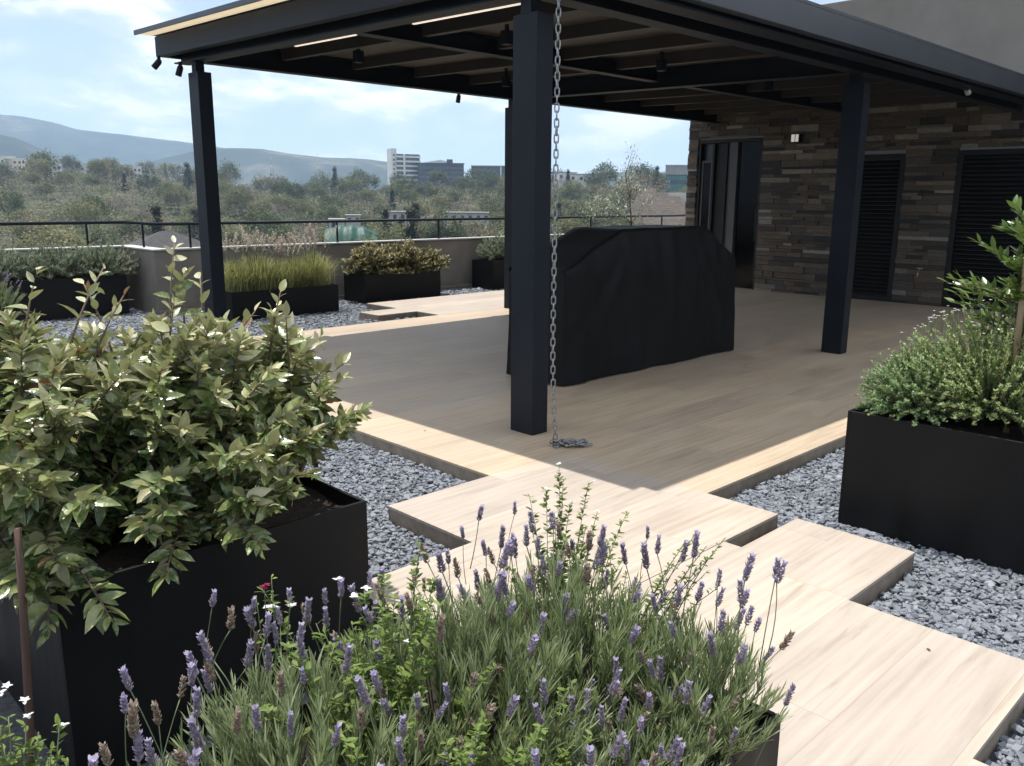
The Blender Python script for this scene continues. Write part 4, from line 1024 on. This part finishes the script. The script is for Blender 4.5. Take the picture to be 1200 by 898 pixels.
az = np.linspace(0, 2*math.pi, 361)[:-1]
fine = np.linspace(rad(20), rad(95), 180)
az = np.unique(np.round(np.concatenate([az[(az < rad(20)) | (az > rad(95))], fine]), 6))
V = [(0, 0, -9.6)]; F = []
na = len(az)
for r_ in rs:
    for a in az:
        z_ = ground_z(r_, a) if rad(5) < a < rad(120) else -10-min(20, r_*.02)
        if r_ > 900:
            z0 = ground_z(900, a) if rad(5) < a < rad(120) else -28; t = min(1, (r_-900)/1500); z_ = z0*(1-t)+(-25)*t
        V.append((r_*math.cos(a), r_*math.sin(a), z_))
for j in range(na): F.append((0, 1+j, 1+(j+1) % na))
for i in range(len(rs)-1):
    for j in range(na):
        F.append((1+i*na+j, 1+(i+1)*na+j, 1+(i+1)*na+(j+1) % na, 1+i*na+(j+1) % na))
b = MB(); b.add(V, F, 0, None, True); kind(b.build('ground', M_ground), 'structure')

# mountains
def hill_mat():
    m, nt, b = mat('wooded_mountain'); v = objco(nt)
    c = ramp(nt, noise(nt, v, .004, 8, .65), [(.4, (.02, .028, .018)), (.52, (.05, .056, .035)), (.62, (.15, .135, .10))])
    c = mixc(nt, ramp(nt, noise(nt, v, .03, 4), [(.45, (0,)*3), (.6, (.75,)*3)]), c, (.03, .04, .024))
    nt.links.new(c, b.inputs['Base Color']); b.inputs['Roughness'].default_value = 1; b.inputs['Specular IOR Level'].default_value = 0
    return m
M_hill = hill_mat()
def mountain(prof, r0, r1, name, px0, px1, rough):
    n = 200; k = 30; V = []; F = []
    pxs = np.linspace(px0, px1, n)
    for i, p in enumerate(pxs):
        a = azim(p); top = EYE+elev(p, np.interp(p, [q[0] for q in prof], [q[1] for q in prof]))*(r0+(r1-r0)*.55)
        for j in range(k):
            u = j/(k-1); r_ = r0+(r1-r0)*u
            s_ = math.sin(min(1, u/.55)*math.pi/2)**1.15 if u < .55 else math.cos((u-.55)/.45*math.pi/2)
            x, y = r_*math.cos(a), r_*math.sin(a)
            nz = rough*(mn.noise(Vector((x*.0022, y*.0022, 3)))*1.0+mn.noise(Vector((x*.007, y*.007, 9)))*.45+.16*mn.noise(Vector((x*.03, y*.03, 2))))
            V.append((x, y, -40+(top+40)*s_+nz*(.25+.75*s_)*(1-.75*(abs(u-.55) < .06))))
    for i in range(n-1):
        for j in range(k-1): F.append((i*k+j, (i+1)*k+j, (i+1)*k+j+1, i*k+j+1))
    b = MB(); b.add(V, F, 0, None, True); return kind(b.build(name, M_hill), 'structure')
mountain([(-500, 150), (-150, 141), (-40, 139), (40, 139), (70, 144), (100, 152), (150, 158), (215, 166), (255, 172), (320, 184), (400, 205), (500, 225)], 2600, 4600, 'hills', -600, 520, 26)
mountain([(-400, 170), (-60, 158), (0, 160), (30, 166), (60, 178), (100, 192), (140, 205)], 1700, 2500, 'hills', -500, 150, 10)
mountain([(120, 205), (200, 185), (240, 176), (275, 174), (310, 175), (340, 180), (380, 185), (430, 187), (455, 190), (490, 200), (560, 210), (700, 214)], 1900, 2900, 'hills', 120, 720, 10)
mountain([(640, 208), (720, 203), (800, 202), (900, 200), (1200, 190), (1900, 190)], 2000, 3000, 'hills', 640, 2000, 8)

# trees of the valley
def m_crown(name, cols):
    m, nt, b = mat(name)
    at = N(nt, 'ShaderNodeAttribute', attribute_name='tint'); oi = N(nt, 'ShaderNodeObjectInfo')
    c = ramp(nt, at.outputs['Fac'], [(0, cols[0]), (1, cols[1])])
    c2 = ramp(nt, oi.outputs['Random'], [(0, (.75, .8, .75)), (.5, (1.05, 1.0, .9)), (1, (1.35, 1.25, 1.15))])
    c = mixc(nt, 1, c, c2, 'MULTIPLY')
    nt.links.new(c, b.inputs['Base Color']); b.inputs['Roughness'].default_value = .7; b.inputs['Specular IOR Level'].default_value = .15
    t = N(nt, 'ShaderNodeBsdfTranslucent'); nt.links.new(c, t.inputs[0]); mx = N(nt, 'ShaderNodeMixShader'); mx.inputs[0].default_value = .3
    nt.links.new(b.outputs[0], mx.inputs[1]); nt.links.new(t.outputs[0], mx.inputs[2]); nt.links.new(mx.outputs[0], nt.nodes['Material Output'].inputs[0])
    return m
MC = {'green': m_crown('green_crown', ((.05, .07, .034), (.15, .178, .095))),
      'olive': m_crown('olive_crown', ((.085, .095, .046), (.215, .222, .115))),
      'dark': m_crown('dark_crown', ((.022, .034, .022), (.055, .07, .045))),
      'dry': m_crown('dry_crown', ((.10, .085, .072), (.22, .19, .165)))}
def tree_mesh(kind_, h, wd, nclump, per, leaf):
    b = MB(); bc = MB(); tr = h*.32
    pts = [(0, 0, -.5), (rng.normal(0, .1), rng.normal(0, .1), tr), (rng.normal(0, .3), rng.normal(0, .3), h*.7)]
    b.tube(pts, [h*.022, h*.016, h*.006], 6, 0)
    for i in range(0 if kind_ == 'dark' else 6):
        a = rng.uniform(0, 6.283); b.tube([(pts[1][0], pts[1][1], tr*.98), (math.cos(a)*wd*.25, math.sin(a)*wd*.25, h*.6), (math.cos(a)*wd*.38, math.sin(a)*wd*.38, h*.75)], [h*.009, h*.006, h*.002], 4, 0)
    d = sphere_dirs(nclump, -.6); r = rng.uniform(.35, 1, nclump)**.5
    cz = h*.62
    cen = np.stack([d[:, 0]*wd*.5*r, d[:, 1]*wd*.5*r, cz+d[:, 2]*h*.36*r], 1)
    if kind_ == 'dark':
        zz_ = rng.uniform(.08, 1, nclump); a = rng.uniform(0, 6.283, nclump); q = (1-zz_)*wd*.5*np.sqrt(rng.uniform(.2, 1, nclump)); cen = np.stack([q*np.cos(a), q*np.sin(a), zz_*h], 1)
    P_ = np.repeat(cen, per, 0)+rng.normal(0, wd*.075, (nclump*per, 3)); n = len(P_)
    ct = np.repeat(rng.uniform(.1, .9, nclump), per)
    bc.batch(np.array(DIAMOND[0])*[.8, 1, .8], DIAMOND[1], frames(sphere_dirs(n, -.3))*(leaf*rng.uniform(.6, 1.3, n))[:, None, None], P_, np.clip(ct+rng.normal(0, .15, n), 0, 1), 0)
    return b.mesh('trunk', M_bark), bc.mesh('crown', MC[kind_])
PROT = {'green': [tree_mesh('green', 7, 7, 70, 30, .40) for _ in range(3)], 'olive': [tree_mesh('olive', 6, 7, 64, 30, .38) for _ in range(3)],
        'dry': [tree_mesh('dry', 6, 6, 50, 20, .30) for _ in range(2)], 'dark': [tree_mesh('dark', 9, 4, 70, 26, .40) for _ in range(2)]}
TLAB = {'green': 'rounded green tree on the far slope of the valley', 'olive': 'low olive coloured tree on the far slope of the valley',
        'dry': 'bare brownish tree on the far slope of the valley', 'dark': 'dark pointed evergreen on the far slope of the valley'}
def put_tree(pair):
    o = bpy.data.objects.new('tree', None); COL.objects.link(o)
    for nm, me in zip(('trunk', 'crown'), pair):
        c = bpy.data.objects.new(nm, me); COL.objects.link(c); c.parent = o
    return o
spots = []
tries = 0
for _k in range(16):
    p = 440+_k*9.2+rng.uniform(-3, 3); a = azim(p); r_ = rng.uniform(164, 178); spots.append((r_*math.cos(a), r_*math.sin(a), r_, a, p))
while len(spots) < 288 and tries < 20000:
    tries += 1
    p = rng.uniform(-40, 815); a = azim(p); R = ridge_r(a)
    r_ = rng.uniform(125, R*.99) if rng.uniform() < .75 else rng.uniform(R*.85, R*1.03)
    x, y = r_*math.cos(a), r_*math.sin(a)
    if 380 < p < 440 and r_ < 175: continue
    if 150 < p < 235 and r_ < 140: continue
    if 255 < p < 340 and r_ < 165: continue
    if p > 735 and r_ < 260 : continue
    if p < 200 and r_ > R*.72 and rng.uniform() < .85: continue
    if any((x-q[0])**2+(y-q[1])**2 < (4.5+r_*.006)**2 for q in spots): continue
    spots.append((x, y, r_, a, p))
for (x, y, r_, a, p) in spots:
    k_ = rng.choice(['green', 'olive', 'dry', 'dark'], p=[.44, .34, .17, .05] if p > 230 else [.36, .34, .25, .05])
    me = PROT[k_][rng.integers(len(PROT[k_]))]
    s_ = rng.uniform(.8, 1.35)*(1+.35*(r_ > 420))
    o = put_tree(me); o.location = (x, y, ground_z(r_, a)-.2); o.rotation_euler = (0, 0, rng.uniform(0, 6.28)); o.scale = (s_*rng.uniform(.9, 1.15), s_*rng.uniform(.9, 1.15), s_*rng.uniform(.85, 1.15))
    tag(o, TLAB[k_], 'tree', {'green': 'green trees across the valley', 'olive': 'olive coloured trees across the valley', 'dry': 'bare trees across the valley', 'dark': 'dark evergreens across the valley'}[k_])
# individually noticeable trees
def single_tree(px_, r_, k_, h, label, pyb=None):
    x, y = polar(px_, r_); me = PROT[k_][0]; s_ = h/(9 if k_ == 'dark' else 7 if k_ == 'green' else 6)
    o = put_tree(me); o.location = (x, y, ground_z(r_, math.atan2(y, x))-.3); o.scale = (s_,)*3
    tag(o, label, 'tree'); return o
single_tree(757, 262, 'dry', 14, 'tall open crowned tree breaking the skyline behind the silver sapling')
single_tree(769, 380, 'dark', 11, 'small pointed cypress on the skyline left of the teal building')
single_tree(222, 560, 'dark', 10, 'dark cypress on the skyline just left of the pergola post')
single_tree(196, 610, 'dark', 10, 'dark evergreen standing at the right end of the hillside houses')
# ground scrub nobody could count
b = MB(); n_b = 3200
for i in range(n_b):
    p = rng.uniform(-40, 830); a = azim(p); R = ridge_r(a); r_ = rng.uniform(95, R*1.04); x, y = r_*math.cos(a), r_*math.sin(a)
    if 380 < p < 440 and r_ < 172: continue
    if 150 < p < 235 and r_ < 130: continue
    if p < 205 and r_ > R*.8 and rng.uniform() < .8: continue
    if i < 90: p = rng.uniform(440, 585); a = azim(p); r_ = rng.uniform(168, 181); x, y = r_*math.cos(a), r_*math.sin(a)
    wd = rng.uniform(1.4, 3.6)*(1+r_/600); z_ = ground_z(r_, a); k = 42
    d = sphere_dirs(k, -.1)*rng.uniform(.4, 1, (k, 1))
    P_ = np.stack([x+d[:, 0]*wd, y+d[:, 1]*wd, z_+.3+d[:, 2]*wd*.9], 1)
    b.batch(np.array(DIAMOND[0])*[.8, 1, .8], DIAMOND[1], frames(sphere_dirs(k, -.2))*(rng.uniform(.5, .9, k)*(.8+r_/900))[:, None, None], P_, np.clip(rng.uniform(0, 1)+rng.normal(0, .15, k), 0, 1), int(rng.choice(3, p=[.4, .38, .22])))
kind(b.build('scrub', [MC['green'], MC['olive'], MC['dry']]), 'stuff')

# ------------------------------------------------------------------ far buildings
def local(px_, r_):
    """frame facing the camera at (px, r): returns loc, rotation"""
    x, y = polar(px_, r_); return x, y, math.atan2(y, x)-math.pi/2
def bthing(name, px_, r_, zb, label, cat, group=None, rot=0):
    x, y, rz = local(px_, r_); o = thing(name, (x, y, zb), label, cat, group); o.rotation_euler = (0, 0, rz+rot); return o
def part(o, name, b, m):
    q = bpy.data.objects.new(name, b.mesh(name, m)); COL.objects.link(q); q.parent = o; return q
def z_at(px_, py_, r_): return EYE+elev(px_, py_)*r_
r_ = 600; ppm = FPX/r_
zt = z_at(475, 175, r_); zb = z_at(475, 214, r_)-4
o = bthing('tower_block', 476, r_, zb, 'tall white banded apartment tower on the skyline', 'building', rot=.35); H = zt-zb
b = MB(); b.box(-8, 8, -6, 6, 0, H-3.5); part(o, 'wall', b, M_winglass)
b = MB(); zz_ = 3.0
while zz_ < H-3.5: b.box(-8.5, 8.6, -6.6, 6.5, zz_-.9, zz_+.25); zz_ += 3.0
part(o, 'floor_bands', b, M_white)
b = MB(); b.box(-11.5, -7.9, -4.5, 4.5, 0, H); part(o, 'stair_tower', b, M_white)
b = MB()
for k in range(1, int(H/3)): b.box(-10.4, -9.2, -4.56, -4.5, k*3, k*3+1.2)
part(o, 'windows', b, M_winglass)
b = MB(); b.box(-4, -2.6, -6.8, -6.61, 0, H-3.5); part(o, 'pier', b, M_white)
def block(px0, px1, py0, r_, label, m, bands, roof=None, name='office_block'):
    pc = (px0+px1)/2; zt = z_at(pc, py0, r_); zb = z_at(pc, 215, r_)-5; wd = (px1-px0)/FPX*r_; H = zt-zb
    o = bthing(name, pc, r_, zb, label, 'building')
    b = MB(); b.box(-wd/2, wd/2, 0, 14, 0, H); part(o, 'wall', b, m)
    b = MB(); 
    for k in range(bands):
        z0 = H-2.2-k*3.0; b.box(-wd/2+.8, wd/2-.8, -.08, -.02, z0-1.2, z0+.2)
    part(o, 'window_bands', b, M_winglass)
    b = MB(); b.box(-wd/2-.4, wd/2+.4, -.5, 14.4, H, H+.5); part(o, 'roof', b, roof or m)
    return o, wd, H
o, wd, H = block(491, 543, 192, 590, 'long black glass office block right of the white tower', M_black, 4)
b = MB(); b.box(4, 8, 3, 7, H+.5, H+3); part(o, 'plant_room', b, M_black)
b = MB(); b.add([(-14, 6, H+.6), (0, 6, H+2.8), (8, 6, H+.6), (-14, 10, H+.6), (0, 10, H+2.8), (8, 10, H+.6)], [(0, 1, 4, 3), (1, 2, 5, 4), (0, 2, 1), (3, 4, 5)]); part(o, 'canopy', b, M_white)
o, wd, H = block(553, 596, 195, 590, 'lower dark office block next to the pergola posts', M_black, 3, M_grey)
b = MB(); b.box(wd/2-6, wd/2-5.2, -.3, -.09, 0, H); b.box(wd/2-2, wd/2-1.2, -.3, -.09, 0, H); part(o, 'piers', b, M_white)
o, wd, H = block(781, 830, 195, 330, 'teal glass building with a grey roof band beside the stone wall corner', M_teal, 2, M_grey, 'glass_building')
b = MB(); b.box(-wd/2-.3, wd/2+.3, -.3, 10, H-3, H+.2); part(o, 'roof_band', b, M_grey)
# hillside houses on the left
GH = 'flat roofed houses on the far left hilltop'
hs = [(4, 186), (14, 184), (24, 187), (33, 190), (42, 187), (50, 190), (58, 188), (66, 193), (40, 196), (50, 199), (12, 195), (24, 199), (88, 192), (97, 195), (116, 192), (124, 190), (133, 193), (142, 196), (150, 194), (134, 200), (146, 203), (160, 196), (170, 198), (60, 203), (108, 198), (180, 199)]
for i, (p, py) in enumerate(hs):
    r_ = 560+rng.uniform(-50, 30); zt = z_at(p, py, r_); H = rng.uniform(5, 8)+3; w_ = rng.uniform(5, 9)
    o = bthing('house', p, r_, zt-H, 'small flat roofed house among others on the far left hilltop', 'house', GH, rng.uniform(-.5, .5))
    m = [M_white, M_cream, M_grey, M_brick][rng.choice(4, p=[.5, .25, .13, .12])]
    b = MB(); b.box(-w_/2, w_/2, -3.5, 3.5, 0, H); b.box(-w_/2-.2, w_/2+.2, -3.7, 3.7, H, H+.35)
    for k in range(2):
        for q in np.linspace(-w_/2+1.2, w_/2-1.2, 3): b.box(q-.6, q+.6, -3.55, -3.5, H-2.4-k*2.9, H-1.0-k*2.9, 1)
    part(o, 'wall', b, [m, M_winglass])
# white houses right of the chain
for (p, py, w_, H, lab) in ((662, 203, 9, 8, 'white house by the skyline just right of the hanging chain'), (678, 205, 11, 7, 'wide white house on the skyline nearer the silver sapling'), (690, 212, 6, 6, 'small white house lowest of the three beside the chain')):
    r_ = 425; zt = z_at(p, py, r_); o = bthing('house', p, r_, zt-H, lab, 'house', 'white houses near the chain', .3)
    b = MB(); b.box(-w_/2, w_/2, -4, 4, 0, H); part(o, 'wall', b, M_white)
    b = MB(); b.box(-w_/2-.3, w_/2+.3, -4.3, 4.3, H, H+.4); part(o, 'roof', b, M_grey)
    b = MB()
    for q in np.linspace(-w_/2+1.3, w_/2-1.3, 3): b.box(q-.7, q+.7, -4.06, -4, H-2.6, H-1)
    part(o, 'windows', b, M_winglass)
# low white buildings in the valley
for (px0, px1, py0, py1, r_, lab) in ((449, 482, 249, 262, 187, 'low white building in the trees behind the variegated shrub'), (519, 572, 250, 264, 185, 'long pale low building in the trees left of the rear post'), (385, 402, 258, 270, 165, 'small white shed behind the green tarpaulin dome'), (405, 421, 253, 262, 200, 'tiny white hut above the green tarpaulin dome')):
    pc = (px0+px1)/2; zt = z_at(pc, py0, r_); w_ = (px1-px0)/FPX*r_; zg = ground_z(r_, azim(pc))-.5
    o = bthing('low_building', pc, r_, zg, lab, 'building', 'white buildings in the valley', 0); H = zt-zg
    b = MB(); b.box(-w_/2, w_/2, 0, 5, 0, H); part(o, 'wall', b, M_pale)
    b = MB(); b.box(-w_/2-.2, w_/2+.2, -.25, 5.2, H, H+.2); part(o, 'roof', b, M_grey)
    b = MB()
    for q in np.arange(-w_/2+.8, w_/2-.5, 1.7): b.box(q-.35, q+.35, -.05, -.003, H-1.4, H-.5)
    part(o, 'windows', b, M_winglass)
# green tarpaulin dome
r_ = 150; pc = 410; wd = 60/FPX*r_; zt = z_at(pc, 264, r_); zb = z_at(pc, 292, r_); H = zt-zb
o = bthing('tarpaulin_shelter', pc, r_, zb, 'shelter draped in bright green tarpaulin down in the valley', 'shelter')
V = []; F = []; n = 26; m_ = 12
for i in range(n):
    u = i/(n-1)*2-1
    for j in range(m_):
        v_ = j/(m_-1); z_ = H*(1-.30*abs(u+.1)**2.6)*(.95+.03*math.sin(i*1.1))*math.sin(min(1, v_*1.35)*math.pi/2)
        V.append((u*wd/2+.1*math.sin(j*2+i), v_*5+.15*math.sin(i*.9), z_))
for i in range(n-1):
    for j in range(m_-1): F.append((i*m_+j, (i+1)*m_+j, (i+1)*m_+j+1, i*m_+j+1))
b = MB(); b.add(V, F, 0, None, True); part(o, 'cover', b, M_tarp)
b = MB()
for q in (-1, 1): b.tube([(q*wd*.47, 5, -1), (q*wd*.47, 5, H*.55)], .06, 6)
part(o, 'pole', b, M_zinc)
# grey hipped roof below the parapet
r_ = 112; pc = 192; zt = z_at(pc, 271, r_); 
o = bthing('house', pc, r_, zt-7, 'large house with a grey hipped roof just beyond the parapet corner', 'house', None, .25)
b = MB(); b.box(-6.2, 6.2, -4.5, 4.5, 0, 4.0); part(o, 'wall', b, M_cream)
b = MB(); b.add([(-7, -5.2, 4), (7, -5.2, 4), (7, 5.2, 4), (-7, 5.2, 4), (-.8, 0, 7), (.8, 0, 7)], [(0, 1, 5, 4), (1, 2, 5), (2, 3, 4, 5), (3, 0, 4), (3, 2, 1, 0)]); part(o, 'roof', b, M_shingle)
# road
b = MB(); V = []; F = []
pp = [(235, 300, 120), (270, 288, 132), (300, 279, 150), (325, 268, 175), (340, 262, 200)]
for (p, py, r_) in pp:
    a = azim(p); x, y = polar(p, r_); z_ = ground_z(r_, a)+.6; tx, ty = math.cos(a+.6), math.sin(a+.6); w_ = 2.6
    V += [(x-ty*w_, y+tx*w_, z_), (x+ty*w_, y-tx*w_, z_), (x-ty*w_, y+tx*w_, z_-2), (x+ty*w_, y-tx*w_, z_-2)]
for i in range(len(pp)-1): F += [(i*4, i*4+1, i*4+5, i*4+4), (i*4, i*4+4, i*4+6, i*4+2), (i*4+1, i*4+3, i*4+7, i*4+5)]
b.add(V, F, 0); kind(b.build('road', m_noisy('road_concrete', (.30, .28, .26), (.38, .36, .33), .4, .9, 0)), 'structure')
# stepped stone embankment on the right
M_bank = m_noisy('stone_bank', (.26, .21, .165), (.44, .37, .30), .8, .95, .6, .3, sc3=(1, 1, 3))
b = MB(); r_ = 235; n = 10
pc = 775; o = bthing('retaining_wall', pc, r_, z_at(pc, 262, r_)-4, 'terraced brown stone retaining wall on the slope below the teal building', 'wall', None, 0)
for k in range(n):
    u = k/(n-1); zb = 3+u*10.2; x0 = -9.5+1.2*0-(-1)*0+u*1.0; x1 = 12-u*0
    x0 = -9.5+u*3.0 if u < .9 else -6
    xr = 12 if k < 6 else 12-(k-5)*3.4
    xr = max(xr, x0+2)
    b.box(x0+rng.uniform(-.5, .5), xr, k*1.5, k*1.5+6, zb-4, zb+rng.uniform(-.15, .15))
part(o, 'stone_steps', b, M_bank)
b = MB(); b.box(-3, 12, 17, 22, 6, 12.2); part(o, 'coping', b, M_cap)
# lattice masts
for (p, pt, pb, r_, lab) in ((320, 184, 224, 470, 'faint lattice mast against the blue hill, the left of two'), (374, 186, 224, 470, 'darker lattice mast with white bands against the blue hill')):
    zb = z_at(p, pb, r_); H = z_at(p, pt, r_)-zb; o = bthing('radio_mast', p, r_, zb, lab, 'mast', 'lattice masts before the hill'); b = MB(); b2 = MB()
    wb = 1.5
    for (sx, sy) in ((-1, -1), (1, -1), (1, 1), (-1, 1)): b.tube([(sx*wb, sy*wb, 0), (sx*.22, sy*.22, H)], .11, 4)
    for k in range(9):
        u0, u1 = k/9, (k+1)/9; a0 = wb+(.22-wb)*u0; a1 = wb+(.22-wb)*u1
        for (s0, s1) in (((-1, -1), (1, -1)), ((1, -1), (1, 1)), ((1, 1), (-1, 1)), ((-1, 1), (-1, -1))):
            (b if k % 3 else b2).tube([(s0[0]*a0, s0[1]*a0, H*u0), (s1[0]*a1, s1[1]*a1, H*u1)], .07, 4)
    b.tube([(0, 0, H), (0, 0, H+3)], .06, 4); part(o, 'lattice', b, M_grey); part(o, 'white_braces', b2, M_white)

# ------------------------------------------------------------------ haze
b = MB(); b.box(-5100, 5100, -5100, 5100, -62, 345)
hz = b.mesh('haze', [])
m = bpy.data.materials.new('haze'); m.use_nodes = True; nt = m.node_tree; nt.nodes.remove(nt.nodes['Principled BSDF'])
pv = N(nt, 'ShaderNodeVolumePrincipled'); pv.inputs['Color'].default_value = (.56, .75, 1, 1); pv.inputs['Density'].default_value = 2.3e-4; pv.inputs['Anisotropy'].default_value = 0.15
nt.links.new(pv.outputs[0], nt.nodes['Material Output'].inputs['Volume'])
hz.materials.clear(); hz.materials.append(m)
ho = bpy.data.objects.new('haze', hz); COL.objects.link(ho); kind(ho, 'stuff')
